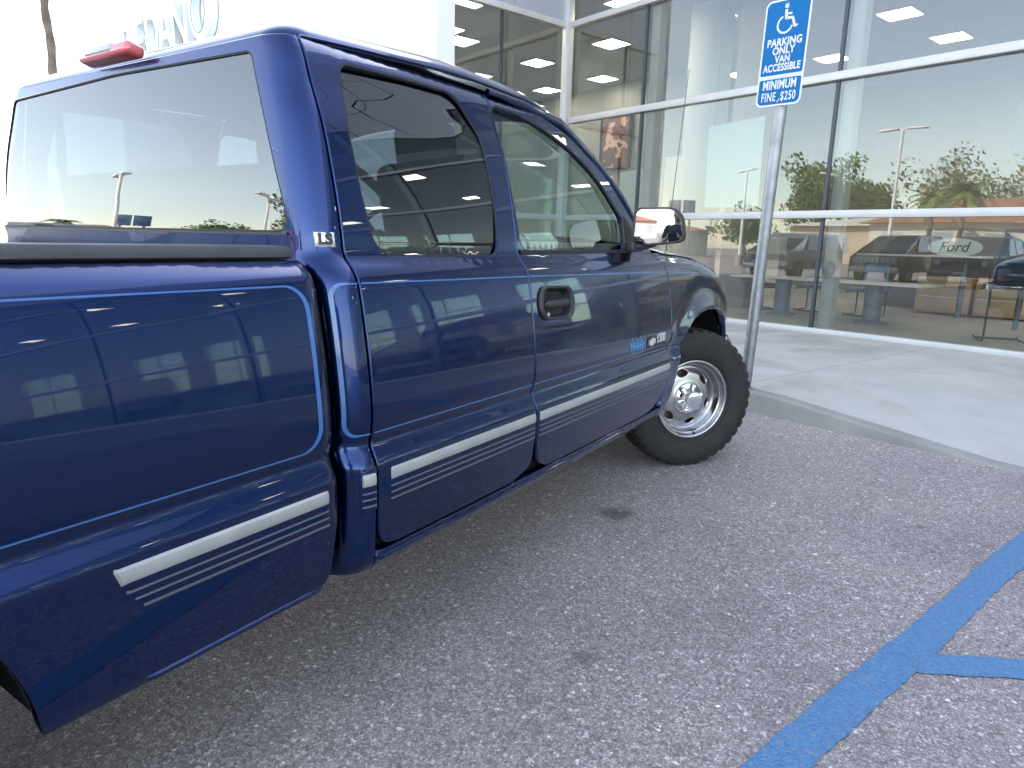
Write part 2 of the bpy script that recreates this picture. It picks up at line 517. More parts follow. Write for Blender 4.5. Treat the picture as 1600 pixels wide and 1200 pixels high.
def fm_rear(u, v):
    """from the right door's rear seam (u = 0) round the corner, across the back, to the left seam"""
    u = np.asarray(u, float); v = np.asarray(v, float)
    s = S_cab(v) + .003
    a1 = np.clip(u / CR, 0, pi / 2); a2 = np.clip((u - CA - CS) / CR, 0, pi / 2)
    fr = np.clip((u - CA) / CS, 0, 1)
    W = 2 * (HALF - s - CR)
    lead = np.clip(-u, 0, 1); tail = np.clip(u - 2 * CA - CS, 0, 1)
    y = s + CR * (1 - np.cos(a1)) + fr * W + CR * np.sin(a2)
    x = CX + lead - CR * np.sin(a1) + CR * (1 - np.cos(a2)) + tail
    w = np.sin(a1) * np.cos(a2)
    return np.stack([x + LEAN(v) * w, y, v], -1)
def rear_u(y, z):
    s = float(S_cab(z)) + .003
    return CA + (y - s - CR) / (2 * (HALF - s - CR)) * CS
fmr = lambda u, v: fm_rear(-np.asarray(u), v)         # flipped so that du x dv points outward

# window openings in (x, z)
W1 = round_poly([(-2.352, 1.50, .0), (-2.325, 1.672, .045), (-2.08, 1.682, .0), (-1.86, 1.684, .09), (-1.775, 1.57, .06), (-1.768, 1.36, .0), (-1.775, 1.202, .045), (-2.065, 1.199, 0), (-2.325, 1.205, .07), (-2.348, 1.36, .3)])
W2 = round_poly([(-1.668, 1.684, .035), (-1.52, 1.684, .4), (-1.35, 1.656, .6), (-1.115, 1.588, .5), (-.95, 1.482, .6), (-.80, 1.352, .05), (-.790, 1.217, .02), (-1.64, 1.214, .05), (-1.660, 1.45, .4)])
# rear window (y, z)
RW = []
for (y, z, r) in [(.182, 1.255, .03), (.345, 1.678, .03), (.97, 1.688, 3.0), (1.625, 1.672, .03), (1.785, 1.255, .03)]: RW.append((y, z, r))
RW = round_poly(RW)
RWu = [(-rear_u(y, z), z) for y, z in dens(RW, .03)]

FINE += [fm_cab, fm_bed, fmr]
def both(*a, **k):
    panel(*a, **k); panel(*a, mirror=True, **k)
# --- bed
def arc_pts(cx, cz, r, a0, a1, n):
    return [(cx + r * cos(radians(a0 + (a1 - a0) * i / n)), cz + r * sin(radians(a0 + (a1 - a0) * i / n))) for i in range(n + 1)]
bed_out = round_poly([(-4.62, 1.196, .02), (-4.62, .445, .04), (-4.13, .435, 0)] + [(x, z, 0) for x, z in arc_pts(-3.66, .40, .46, 176, 4, 30)] + [(-3.195, .427, 0), (-3.02, .424, 0), (-2.590, .424, .07), (-2.558, .62, .2), (-2.558, 1.196, .012)])
both('bed_side', bed_out, [], fm_bed, M_paint, truck, hx=.05, hz=.012, lip=.03)
def bed_cap(mir):
    mb = MB(); rows = []
    prof = [(.112, 1.196), (.102, 1.1975), (.099, 1.200), (.098, 1.214), (.102, 1.2225), (.112, 1.2245), (.15, 1.2245), (.156, 1.220), (.158, 1.15)]
    xs = [-4.62, -4.0, -3.0, -2.61, -2.586, -2.578, -2.575]
    ins = [0, 0, 0, 0, .003, .008, .016]
    for x, i in zip(xs, ins):
        r_ = []
        for (y, z) in prof:
            y2 = y + (i if y < .1105 else 0); z2 = min(z, 1.2245 - i * .6) if z > 1.21 else z
            y2 += .003 * (x + 3.6) ** 2
            r_.append(Vector((x, 2 * HALF - y2 if mir else y2, z2)))
        rows.append(r_)
    rows.append([Vector((-2.575, p.y, 1.196)) for p in rows[-1]])
    mb.grid(rows); mb.build('bed_rail_cap', M_cap, truck)
bed_cap(False); bed_cap(True)
mb = MB()
mb.span(-4.60, -2.62, .12, 1.78, .70, .74)
mb.span(-4.60, -2.62, .115, .14, .742, 1.19); mb.span(-4.60, -2.62, 1.76, 1.785, .742, 1.19)
mb.span(-2.618, -2.588, .10, 1.80, .50, 1.19, .004)
mb.build('bed_liner', M_blk, truck)
mb = MB(); mb.span(-4.66, -4.625, .10, 1.80, .62, 1.19, .012); mb.build('tailgate', M_paint, truck)
mb = MB(); mb.span(-4.82, -4.68, .04, 1.86, .46, .60, .03); mb.build('rear_bumper', M_chr, truck)

# --- cab rear and corners
uA, uB = 0.0, 2 * CA + CS
rear_out = [(0.0, 1.712)] + [(-(uA + (uB - uA) * i / 40), 1.712) for i in range(1, 40)] + [(-uB, 1.712), (-uB, .47), (-(uB - .06), .402), (-.06, .402), (-.003, .402)]
panel('cab_body', rear_out, [RWu], fmr, M_paint, truck, hx=.045, hz=.012, lip=.03)
panel('rear_window', [(a, b) for a, b in RWu], [], fmr, M_grear, truck, hx=.04, hz=.02, off=-.005, lip=.004, rec=.001, e=.002)
def seal(fm, loop, off, r, name='window_seal', m=M_rub, mirror=False):
    P = np.array(dens(loop, .025)); X = fm(P[:, 0], P[:, 1]) + fnorm(fm, P[:, 0], P[:, 1]) * off
    if mirror: X[:, 1] = 2 * HALF - X[:, 1]
    mb = MB(); mb.tube([Vector(x) for x in X], r, 8, closed=True)
    return mb.build(name, m, truck)
seal(fmr, RWu, -.0035, .0032)
# bright strip under the rear window
mb = MB(); ribbon(mb, [(-rear_u(y, 1.250), 1.250) for y in np.linspace(.19, 1.71, 12)], .006, fmr, .003, .003); mb.build('rear_window_trim', M_blk, truck)

# --- doors
rd = round_poly([(-2.428, 1.714, .01), (-2.428, .52, .0), (-2.412, .474, .05), (-2.36, .462, .0), (-1.80, .462, .05), (-1.692, .492, .05), (-1.674, .60, .1), (-1.674, 1.738, .01), (-2.0, 1.728, 0), (-2.25, 1.718, 0)])
both('rear_door', rd, [W1], fm_cab, M_paint, truck, hx=.05, hz=.012)
HX, HZ = -1.508, 1.038            # handle centre
hole = round_poly([(HX - .115, HZ - .050, .045), (HX + .105, HZ - .056, .045), (HX + .118, HZ + .050, .045), (HX - .103, HZ + .056, .045)])
fd = round_poly([(-1.668, 1.738, .01), (-1.668, .60, .1), (-1.650, .490, .05), (-1.58, .462, .03), (-.70, .462, .05), (-.60, .470, .05), (-.50, .505, .06), (-.435, .560, .08), (-.396, .66, .1), (-.382, .76, .1), (-.370, .93, .1), (-.378, 1.06, .1), (-.43, 1.17, .03), (-.50, 1.222, .02), (-.62, 1.300, .05), (-.76, 1.415, .3), (-.93, 1.545, .4), (-1.13, 1.650, .4), (-1.35, 1.710, .4), (-1.55, 1.734, .2)])
both('front_door', fd, [W2, hole], fm_cab, M_paint, truck, hx=.05, hz=.012)
def wavy(fm, k, sx=0.0):
    def f(x, z):
        P = fm(x, z); x = np.asarray(x, float); z = np.asarray(z, float)
        P[..., 1] += k * ((z - 1.43) / .22) ** 2 + k * .8 * ((x + 1.9) / .6) ** 2 + k * .25 * np.sin(5.2 * x + 2)
        return P
    return f
for mir in (False, True):
    panel('rear_quarter_window', W1, [], wavy(fm_cab, .008), M_gdark, truck, hx=.04, hz=.02, off=-.006, lip=.004, rec=.001, e=.002, mirror=mir)
    panel('front_door_window', W2, [], wavy(fm_cab, .006), M_gclear, truck, hx=.04, hz=.02, off=-.011, lip=.004, rec=.001, e=.002, mirror=mir)
    seal(fm_cab, W1, -.0045, .0036, mirror=mir)
    seal(fm_cab, W2, -.006, .0050, mirror=mir)
# belt-line wiper strip under the front window
mb = MB(); ribbon(mb, [(-1.65, 1.210), (-.74, 1.212)], .012, fm_cab, .004, .006); mb.build('belt_weatherstrip', M_rub, truck)
# door handle: housing, bowl, pull
hr = empty('door_handle', (0, 0, 0), 0, truck)
mb = MB()
def on(fm, u, v, o):
    u = np.atleast_1d(np.asarray(u, float)); v = np.atleast_1d(np.asarray(v, float))
    return fm(u, v) + fnorm(fm, u, v) * o
HL = np.array(dens(hole, .012)); cH = HL.mean(0)
rows = []
for s_, o_ in ((1.10, -.002), (1.095, .007), (1.04, .012), (.95, .012), (.87, .006), (.84, -.008), (.78, -.022), (.4, -.03), (.02, -.031)):
    Q = cH + (HL - cH) * s_
    X = on(fm_cab, Q[:, 0], Q[:, 1], o_)
    rows.append([Vector(x) for x in X] + [Vector(X[0])])
mb.grid(rows); mb.build('handle_housing', M_blk, hr)
mb = MB()
rows = []
for x in np.linspace(HX - .088, HX + .088, 14):
    e_ = min(1, (.088 - abs(x - HX)) / .02 + .25)
    c = on(fm_cab, x, HZ - .004, .004)[0]
    r_ = []
    for k in range(13):
        a = 2 * pi * k / 12
        r_.append(Vector((c[0], c[1] - cos(a) * .011 * e_, c[2] + sin(a) * .014 * e_)))
    rows.append(r_)
mb.grid(rows); mb.build('handle_pull', M_blk, hr)
mb = MB(); c = on(fm_cab, HX - .072, HZ - .034, -.004)[0]
mb.tube([Vector(c), Vector(c) + Vector((0, -.012, 0))], .009, 14); mb.build('lock_cylinder', M_chr, hr)

# --- front fender with wheel arch
fen = [(-.391, .66), (-.377, .76), (-.365, .93), (-.373, 1.06), (-.425, 1.172), (-.47, 1.200)]
fen += [(x, float(ZT(x)) + .002) for x in np.linspace(-.44, .84, 22)]
fen += [(.875, 1.00), (.89, .9), (.89, .70), (.86, .56), (.80, .52), (.64, .50)]
fen += [(.625, .54), (.622, .62), (.610, .70), (.575, .78), (.515, .84), (.43, .880), (.32, .898), (.18, .902), (.05, .894), (-.06, .868), (-.15, .822), (-.22, .765), (-.268, .69), (-.298, .61), (-.322, .545), (-.35, .49), (-.40, .455), (-.47, .455), (-.468, .485), (-.44, .53), (-.41, .59)]
both('front_fender', fen, [], fm_fen, M_paint, truck, hx=.03, hz=.015, lip=.035)
# arch lip
# --- rocker panel
both('rocker_panel', [(-2.432, .456), (-2.432, .398), (-.42, .398), (-.46, .456)], [], fm_cab, M_paint, truck, hx=.08, hz=.008, lip=.04)
for (u0_, u1_, f_) in ((-2.428, -.47, fm_cab), (-3.03, -2.61, fm_bed)):
    mb = MB(); molding(mb, u0_, u1_, .4285, .4425, f_, .0065, nv=9, r=.03); mb.build('pinch_weld', M_paint, truck)
# --- roof
Zc = Pchip([(-2.60, 1.806), (-2.4, 1.826), (-2.1, 1.846), (-1.75, 1.862), (-1.45, 1.856), (-1.25, 1.830), (-1.13, 1.795), (-1.04, 1.755)])
DR = Pchip([(0, .120), (.006, .104), (.016, .092), (.04, .076), (.11, .054), (.21, .034), (.31, .021), (.74, 0)])
mb = MB(); rows = []
ds = [0, .002, .004, .008, .014, .025, .04, .06, .085, .11, .15, .2, .27, .35, .45, .55, .65, .72]
S0 = .2375
for d in ds:
    r_ = []
    xr = CXR + float(LEAN(1.71)) + .003; cx = CX
    rr = max(CR - d, 0.0001)
    xre = xr + (d if d < CR else CR + (d - CR))
    ycor = S0 + d
    pts = [(x, ycor) for x in np.linspace(-1.06, max(cx, xre + rr), 18)]
    pts += [(xre + rr - rr * sin(a), ycor + rr - rr * cos(a)) for a in np.linspace(0, pi / 2, 9)[1:]]
    pts += [(xre, y) for y in np.linspace(ycor + rr, 2 * HALF - ycor - rr, 14)[1:-1]]
    pts += [(xre + rr - rr * cos(a), 2 * HALF - ycor - rr + rr * sin(a)) for a in np.linspace(0, pi / 2, 9)[:-1]]
    pts += [(x, 2 * HALF - ycor) for x in np.linspace(max(cx, xre + rr), -1.06, 18)]
    for (x, y) in pts:
        a = float(DR(min(y, 2 * HALF - y) - S0)); b = float(DR(max(0, x - xr)))
        D = (a ** 3 + b ** 3) ** (1 / 3)
        t = min(1, d / .10); t = t * t * (3 - 2 * t)
        base = float(DR(d))
        zc = float(Zc(x))
        side = max(0.0, (x + 2.35))
        zz = zc - (base * (1 - t) + D * t)
        r_.append(Vector((x, y, zz)))
    rows.append(r_)
mb.grid(rows)
mb.build('roof', M_paint, truck, smooth=60)
# rain channel along the top of the doors
for s_ in (0, 1):
    mb = MB(); P = []
    for x in np.linspace(-2.42, -1.22, 20):
        y = S0 + .001; P.append((x, 2 * HALF - y if s_ else y, float(Zc(x)) - .112))
    mb.tube(P, .0045, 6); mb.build('roof_drip_rail', M_paint, truck)
# --- windscreen pillars, windscreen
pil = [(-1.66, .232, 1.726), (-1.46, .236, 1.722), (-1.30, .243, 1.712), (-1.16, .246, 1.700), (-1.02, .252, 1.655), (-.85, .250, 1.590), (-.70, .238, 1.515), (-.60, .222, 1.448), (-.50, .20, 1.355), (-.44, .175, 1.262), (-.42, .17, 1.22)]
for s_ in (0, 1):
    mb = MB(); mb.tube([(a, 2 * HALF - b if s_ else b, c) for a, b, c in pil], [.009, .014, .019, .022, .025, .026, .026, .025, .023, .021, .02], 12); mb.build('windscreen_pillar', M_paint, truck)
mb = MB(); rows = []
for i in range(9):
    t = i / 8; rows.append([])
    for k in range(17):
        w = k / 16; y = .19 + (1.71 - .19) * w; c = 1 - (2 * w - 1) ** 2
        x = (-.42 + .14 * c) * (1 - t) + (-1.07 + .02 * c) * t
        z = 1.235 * (1 - t) + (1.640 + .112 * c ** .5) * t + .015 * sin(pi * t)
        y = y + (.06 * (1 - 2 * w)) * t
        rows[-1].append(Vector((x, y, z)))
mb.grid(rows); mb.build('windscreen', glass('windscreen_glass', (0.74, 0.84, 0.81), 1.45), truck)
# --- bonnet, cowl, nose
mb = MB(); rows = []
for x in np.linspace(-.36, .86, 16):
    r_ = []
    for w in np.linspace(0, 1, 25):
        ye = .09 + float(YP(min(x, .86))) * .8
        y = ye + (2 * HALF - 2 * ye) * w
        c = 1 - abs(2 * w - 1) ** 2.4
        z = float(ZT(x)) + .004 + .075 * c ** .8 - .10 * max(0, (x - .6) / .26) ** 3 * c
        r_.append(Vector((x, y, z)))
    rows.append(r_)
mb.grid(rows); mb.build('bonnet', M_paint, truck)
mb = MB(); mb.span(-.50, -.34, .16, 1.74, 1.17, 1.222, .01); mb.build('cowl', M_blk, truck)
nose = empty('front_end', (0, 0, 0), 0, truck)
mb = MB(); mb.span(.84, .90, .50, 1.40, .72, .99, .015); mb.build('grille', M_blk, nose)
mb = MB(); mb.span(.88, .925, .46, 1.44, .845, .885, .012); mb.build('grille_bar', M_chr, nose)
for y in (.31, 1.59):
    mb = MB(); mb.box((.85, y, .905), (.09, .36, .15), bev=.03, rz=(-.22 if y < 1 else .22)); mb.build('headlight', M_lens, nose)
    mb = MB(); mb.box((.86, y, .77), (.08, .36, .07), bev=.02, rz=(-.22 if y < 1 else .22)); mb.build('indicator_lamp', M_amber, nose)
mb = MB(); mb.span(.90, .99, .16, 1.74, .46, .68, .04)
for s_ in (0, 1):
    rows = []
    for z, o_ in ((.46, .02), (.50, 0), (.64, 0), (.68, .025)):
        rows.append([Vector((x, (2 * HALF - y - o_) if s_ else y + o_, z)) for x, y in ((.70, .035), (.78, .032), (.85, .045), (.91, .09), (.95, .17), (.96, .30))])
    mb.grid(rows)
mb.build('front_bumper', M_chr, nose)

# --- mouldings
def side_mould(u0, u1, fm, rear_slant=0.0):
    base = MB(); molding(base, u0 - .004, u1 + .004, .578, .692, fm, .004, sl0=rear_slant * 1.1, r=.01)
    o = base.build('side_moulding', M_paint, truck)
    mb = MB(); molding(mb, u0, u1, .641, .678, fm, .010, sl0=rear_slant * .3, r=.008); mb.build('silver_insert', M_sil, o)
    for i, z in enumerate((.627, .610, .592)):
        mb = MB(); molding(mb, u0 + rear_slant * (.45 + .3 * i), u1, z - .0032, z + .0032, fm, .0065, nv=5, r=.004); mb.build('moulding_line', M_line, o)
fmq = lambda x, z: fm_rear(-(np.asarray(x, float) - CX), z)   # corner surface addressed by developed x
side_mould(-3.075, -2.592, fm_bed, .045)
side_mould(-1.656, -.404, fm_cab)
side_mould(-2.388, -1.684, fm_cab)
side_mould(-2.479, -2.438, fmq)

# --- pinstripes
def rrect(x0, x1, z0, z1, r, left=True, right=True):
    P = []
    if right: P += round_poly([(x0, z1, 0), (x1, z1, r), (x1, z0, r), (x0, z0, 0)], 10)
    else: P += round_poly([(x1, z1, 0), (x0, z1, r), (x0, z0, r), (x1, z0, 0)], 10)
    return P
def wv(xv):
    def w(p):
        d = abs(p[0] - xv)
        return .0037 + .0075 * max(0, 1 - d / .05)
    return w
mb = MB(); ribbon(mb, rrect(-4.55, -2.596, .771, 1.140, .055), wv(-2.596), fm_bed); mb.build('bed_pinstripe', M_pin, truck)
mb = MB()
ribbon(mb, rrect(-2.508, -2.437, .772, 1.138, .05, right=False), wv(-2.508), fmq)
ribbon(mb, [(-2.424, 1.138), (-1.678, 1.133)], .0037, fm_cab)
ribbon(mb, [(-2.424, .772), (-1.678, .772)], .0037, fm_cab)
ribbon(mb, [(-1.664, 1.133), (-.39, 1.118)], .0037, fm_cab)
ribbon(mb, [(-1.664, .772), (-.386, .768)], .0037, fm_cab)
ribbon(mb, [(-.36, 1.118), (-.1, 1.105), (.25, 1.07)], lambda p: .0045 if p[0] < 0 else .003, fm_fen)
mb.build('cab_pinstripe', M_pin, truck)
# brush flourish ahead of the badge
mb = MB(); random.seed(3)
for i in range(9):
    x = -.865 + i * .016; z = .800 + .012 * sin(i * 2.1)
    P = [(x - .012, z + .028 + .01 * random.random()), (x + .004, z + .004), (x + .014, z - .026 + .012 * random.random())]
    ribbon(mb, dens(P, .006, False), lambda p: .0085, fm_cab, .0008 + i * .00005)
ribbon(mb, dens([(-.885, .815), (-.80, .800), (-.715, .808)], .01, False), .007, fm_cab, .0016)
mb.build('brush_flourish', M_brush, truck)
# --- badges
b = surf_text('model_badge', '1500', .058, M_badge, truck, fm_cab, -.520, .812, .004, ext=.002, bold=.0018, align='CENTER', spacing=.95)
mb = MB(); ribbon(mb, [(-.685, .804), (-.440, .806)], .050, fm_cab, .002, .002); mb.build('badge_backing', M_blk, truck)
bow = [(-.036, -.012), (-.013, -.012), (-.013, -.018), (.013, -.018), (.013, -.010), (.038, -.010), (.032, .012), (.011, .012), (.011, .018), (-.015, .018), (-.015, .010), (-.042, .010)]
bow = [(a + .006 - .0, b_) for a, b_ in bow]
def decal(name, poly, fm, u0, v0, off, th, m, par):
    P = np.array(poly); n = len(P)
    A = on(fm, P[:, 0] + u0, P[:, 1] + v0, off); B = on(fm, P[:, 0] + u0, P[:, 1] + v0, off + th)
    mb = MB(); mb._add([Vector(x) for x in A] + [Vector(x) for x in B], [list(range(n)), list(range(n, 2 * n))] + [[i, (i + 1) % n, n + (i + 1) % n, n + i] for i in range(n)])
    return mb.build(name, m, par, smooth=0)
decal('bow_tie_emblem', bow, fm_cab, -.640, .806, .004, .004, M_badge, truck)
# LS badge on the rear corner
mb = MB(); molding(mb, -2.503, -2.453, 1.222, 1.256, fmq, .004, r=.006); ls = mb.build('trim_badge', M_badge, truck)
surf_text('badge_letters', 'LS', .034, M_blk, ls, fmq, -2.478, 1.239, .005, ext=.001, bold=.002)
# --- third brake light on the roof's rear edge
t3 = empty('high_brake_light', (0, 0, 0), 0, truck)
mb = MB(); mb.box((-2.496, .950, 1.735), (.055, .27, .036), bev=.014, ry=.25, seg=4); mb.build('red_lens', M_red, t3)
mb = MB(); mb.box((-2.502, .965, 1.740), (.05, .15, .026), bev=.010, ry=.25, seg=4); mb.build('cargo_lamp_lens', M_lens, t3)
# --- aerial
mb = MB(); mb.tube([(-.105, .17, 1.18), (-.062, .17, 1.46), (.050, .17, 2.14)], [.003, .0022, .0016], 8)
mb.tube([(-.11, .17, 1.165), (-.105, .17, 1.20)], .010, 12); mb.build('aerial', M_blk, truck)
# --- door mirrors
def door_mirror(mir):
    f = (lambda y: 2 * HALF - y) if mir else (lambda y: y)
    s = -1 if mir else 1
    r = empty('door_mirror', (0, 0, 0), 0, truck)
    # outline of the mirror face in (y, z); outboard = negative y
    O = round_poly([(.058, 1.398, .03), (-.125, 1.402, .065), (-.148, 1.262, .03), (.010, 1.242, .015), (.022, 1.264, .01), (.062, 1.272, .012)], 8)
    O = dens(O, .012); n = len(O); cy_, cz_ = -.05, 1.325
    mb = MB(); rows = []
    for k, (dx, sc) in enumerate([(-.004, .93), (-.008, .955), (-.008, 1.0), (-.002, 1.03), (.01, 1.045), (.04, 1.045), (.07, .98), (.092, .86), (.105, .62), (.11, .05)]):
        off = .012 * max(0, dx) / .11
        rows.append([Vector((-.760 + dx - .345 * (y - cy_) * sc, f(cy_ + off * 2 + (y - cy_) * sc), cz_ + (z - cz_) * sc)) for y, z in O])
        rows[-1].append(rows[-1][0].copy())
    mb.grid(rows); mb.build('mirror_housing', M_blk, r)
    # convex mirror glass, turned a little outward
    P = [(-(cy_ + (y - cy_) * .93), cz_ + (z - cz_) * .93) for y, z in O]
    fg = lambda u, v: np.stack([-.7655 - .352 * (-np.asarray(u, float) - cy_) + ((-np.asarray(u) - cy_) ** 2 + (np.asarray(v) - cz_) ** 2) / 5.0, -np.asarray(u, float), np.asarray(v, float)], -1)
    panel('mirror_glass', P, [], fg, M_mirror, r, hx=.02, hz=.02, e=.001, rec=.001, lip=.005, mirror=mir)
    mb = MB()
    mb.tube([(-.775, f(.07), 1.238), (-.74, f(.03), 1.240), (-.715, f(-.01), 1.252)], [.022, .019, .015], 12)
    mb.span(-.80, -.69, f(.05), f(.10), 1.212, 1.258, .01)
    mb.build('mirror_arm', M_blk, r)
    # black sail panel in the corner of the door glass
    tri = round_poly([(-.795, 1.222, .005), (-.795, 1.370, .01), (-.745, 1.345, .03), (-.60, 1.222, .01)])
    panel('mirror_sail', tri, [], fm_cab, M_blk, truck, hx=.03, hz=.03, off=.006, lip=.012, rec=.003, mirror=mir)
door_mirror(False); door_mirror(True)

# black strips added to make the gap between cab and bed dark
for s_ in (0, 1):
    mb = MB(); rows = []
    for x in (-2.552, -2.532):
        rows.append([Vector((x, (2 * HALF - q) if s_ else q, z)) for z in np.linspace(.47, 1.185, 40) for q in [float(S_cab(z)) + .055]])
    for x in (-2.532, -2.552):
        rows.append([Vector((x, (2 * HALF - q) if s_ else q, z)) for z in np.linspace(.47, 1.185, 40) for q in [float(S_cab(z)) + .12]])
    rows.append(rows[0]); mb.grid(rows); mb.build('cab_gap_dark_strip', M_dark, truck)
# --- dark structure, cabin
mb = MB()
mb.span(-2.50, -.42, .10, 1.80, .46, 1.12)
mb.span(-.36, .84, .36, 1.54, .62, 1.08)
for y_ in (.035, 1.80): mb.span(-2.43, -.47, y_, y_ + .065, .43, .62)
mb.span(-4.6, -2.7, .42, .52, .50, .62); mb.span(-4.6, -2.7, 1.38, 1.48, .50, .62)
mb.span(-2.7, .8, .40, .50, .42, .52); mb.span(-2.7, .8, 1.40, 1.50, .42, .52)
mb.tube([(-3.66, .18, .40), (-3.66, 1.72, .40)], .05, 12)
mb.tube([(-3.66, .80, .40), (-3.66, 1.10, .40)], .15, 16)
mb.tube([(-3.6, .95, .42), (-.6, .95, .46)], .04, 12)
mb.tube([(-2.4, 1.30, .40), (-4.5, 1.35, .42)], .04, 12)
mb.span(-2.62, -3.05, .45, 1.30, .36, .69, .04)  # tank, then spare wheel and floor, added to block light under the bed
mb.tube([(-4.30, .95, .42), (-4.30, .95, .62)], .36, 24)
mb.span(-4.6, -2.65, .20, 1.70, .64, .695)
mb.build('underbody', M_dark, truck)
def liner(cx, cz, r, mir):
    mb = MB(); f = (lambda y: 2 * HALF - y) if mir else (lambda y: y)
    P = arc_pts(cx, cz, r, -22 if cx > 0 else 4, 158 if cx > 0 else 176, 30)
    mb.grid([[Vector((x, f(.035), z)) for x, z in P], [Vector((x, f(.42), z)) for x, z in P]])
    mb._add([Vector((x, f(.42), z)) for x, z in P], [list(range(len(P)))])
    return mb.build('wheel_arch_liner', M_dark, truck)
for m_ in (False, True): liner(AX, AZ + .01, .498, m_); liner(-3.66, .40, .475, m_)
mb = MB(); mb.span(-.345, -.30, .012, .09, .60, .70, .01); mb.box((-.315, .03, .66), (.05, .04, .08), bev=.008, ry=.3)
mb.build('fender_bracket', M_blk, truck)
def seat(x, y, w, name):
    r = empty(name, (0, 0, 0), 0, truck)
    mb = MB(); mb.box((x + .25, y, 1.10), (.50, w, .16), bev=.05, seg=3); mb.build('seat_cushion', M_seat, r)
    mb = MB(); mb.box((x - .03, y, 1.30), (.13, w * .95, .46), bev=.05, ry=-.20, seg=3); mb.build('seat_back', M_seat, r)
    mb = MB(); mb.box((x - .10, y, 1.575), (.09, .26, .16), bev=.04, ry=-.15, seg=3); mb.build('headrest', M_seat, r)
seat(-1.50, .55, .52, 'front_seat'); seat(-1.50, 1.35, .52, 'front_seat')
r_ = empty('rear_bench', (0, 0, 0), 0, truck)
mb = MB(); mb.box((-2.33, .95, 1.26), (.10, 1.3, .36), bev=.04, ry=-.08); mb.build('seat_back', M_seat, r_)
mb = MB(); rows = []
for x, z in [(-.44, 1.20), (-.50, 1.232), (-.62, 1.245), (-.80, 1.240), (-.86, 1.22), (-.88, 1.17), (-.87, 1.10)]:
    rows.append([Vector((x + .03 * sin(w * 12), .14 + 1.62 * w, z + (.022 if w > .62 and -.9 < x < -.6 else 0))) for w in np.linspace(0, 1, 30)])
mb.grid(rows); mb.build('dashboard', M_int, truck)
st = empty('steering_wheel', (0, 0, 0), 0, truck)
R0 = Matrix.Translation((-1.02, 1.35, 1.24)) @ Matrix.Rotation(radians(-62), 4, 'Y')
mb = MB(); mb.tube([R0 @ Vector((.18 * cos(a), .18 * sin(a), 0)) for a in np.linspace(0, 2 * pi, 40)[:-1]], .014, 10, closed=True); mb.build('wheel_rim', M_blk, st)
mb = MB()
for a in (0.2, pi - .2, -pi / 2): mb.tube([R0 @ Vector((0, 0, -.02)), R0 @ Vector((.175 * sin(a) * 1, .175 * cos(a), 0))], .014, 8)
mb.tube([R0 @ Vector((0, 0, .02)), R0 @ Vector((0, 0, -.3))], .045, 14); mb.build('wheel_hub', M_blk, st)
mb = MB(); mb.box((-.99, .95, 1.605), (.025, .22, .060), bev=.012, seg=3); mb.tube([(-.98, .95, 1.62), (-1.0, .95, 1.70)], .008, 8); mb.build('rear_view_mirror', M_blk, truck)
mb = MB(); rows = []
for x in np.linspace(-2.28, -1.20, 10):
    rows.append([Vector((x, y, float(Zc(x)) - .03 - float(DR(max(0, min(y, 2 * HALF - y) - .235))) * 1.0 - .012)) for y in np.linspace(.26, 1.64, 17)])
mb.grid(rows); mb.build('headliner', M_head, truck)

# --- wheels
def tyre_mesh():
    mb = MB(); NA = 240
    R = .400; prof = []          # (axial, radius); outer face is +
    side = [(.085, .222), (.098, .226), (.108, .240), (.117, .262), (.1225, .29), (.124, .318), (.121, .345), (.115, .362)]
    tread = [(.112, .374), (.106, .386), (.098, .3935), (.080, .3965), (.062, .398), (.058, .390), (.052, .390), (.048, .399), (.020, .400), (.016, .390), (.010, .390), (.006, .400)]
    prof = side + tread
    full = [(a, r, i) for i, (a, r) in enumerate(prof)] + [(-a, r, i) for i, (a, r) in reversed(list(enumerate(prof)))]
    rows = []
    for k in range(NA):
        th = 2 * pi * k / NA; row = []
        for j, (a, r, i) in enumerate(full):
            dr = 0
            if 8 <= i <= 12:
                ph = (k / NA * 40 + (.5 if a < 0 else 0)) % 1
                if ph < .28: dr = -.010 * (0.5 if i == 8 else .85 if i == 9 else 1)
            elif i in (15, 16, 19):
                ph = (k / NA * 48 + a * 9) % 1
                if ph < .2: dr = -.008
            elif i in (13, 14, 17, 18): dr = -.003
            row.append(Vector(((r + dr) * cos(th), (r + dr) * sin(th), a)))
        rows.append(row)
    rows.append(rows[0])
    mb.grid(rows)
    # raised rings on the side wall
    for rr, h in ((.352, .1195), (.246, .1115)):
        mb.lathe([(rr - .002, h - .004), (rr - .0015, h + .0012), (rr + .0015, h + .0008), (rr + .002, h - .004)], 96)
    return mb
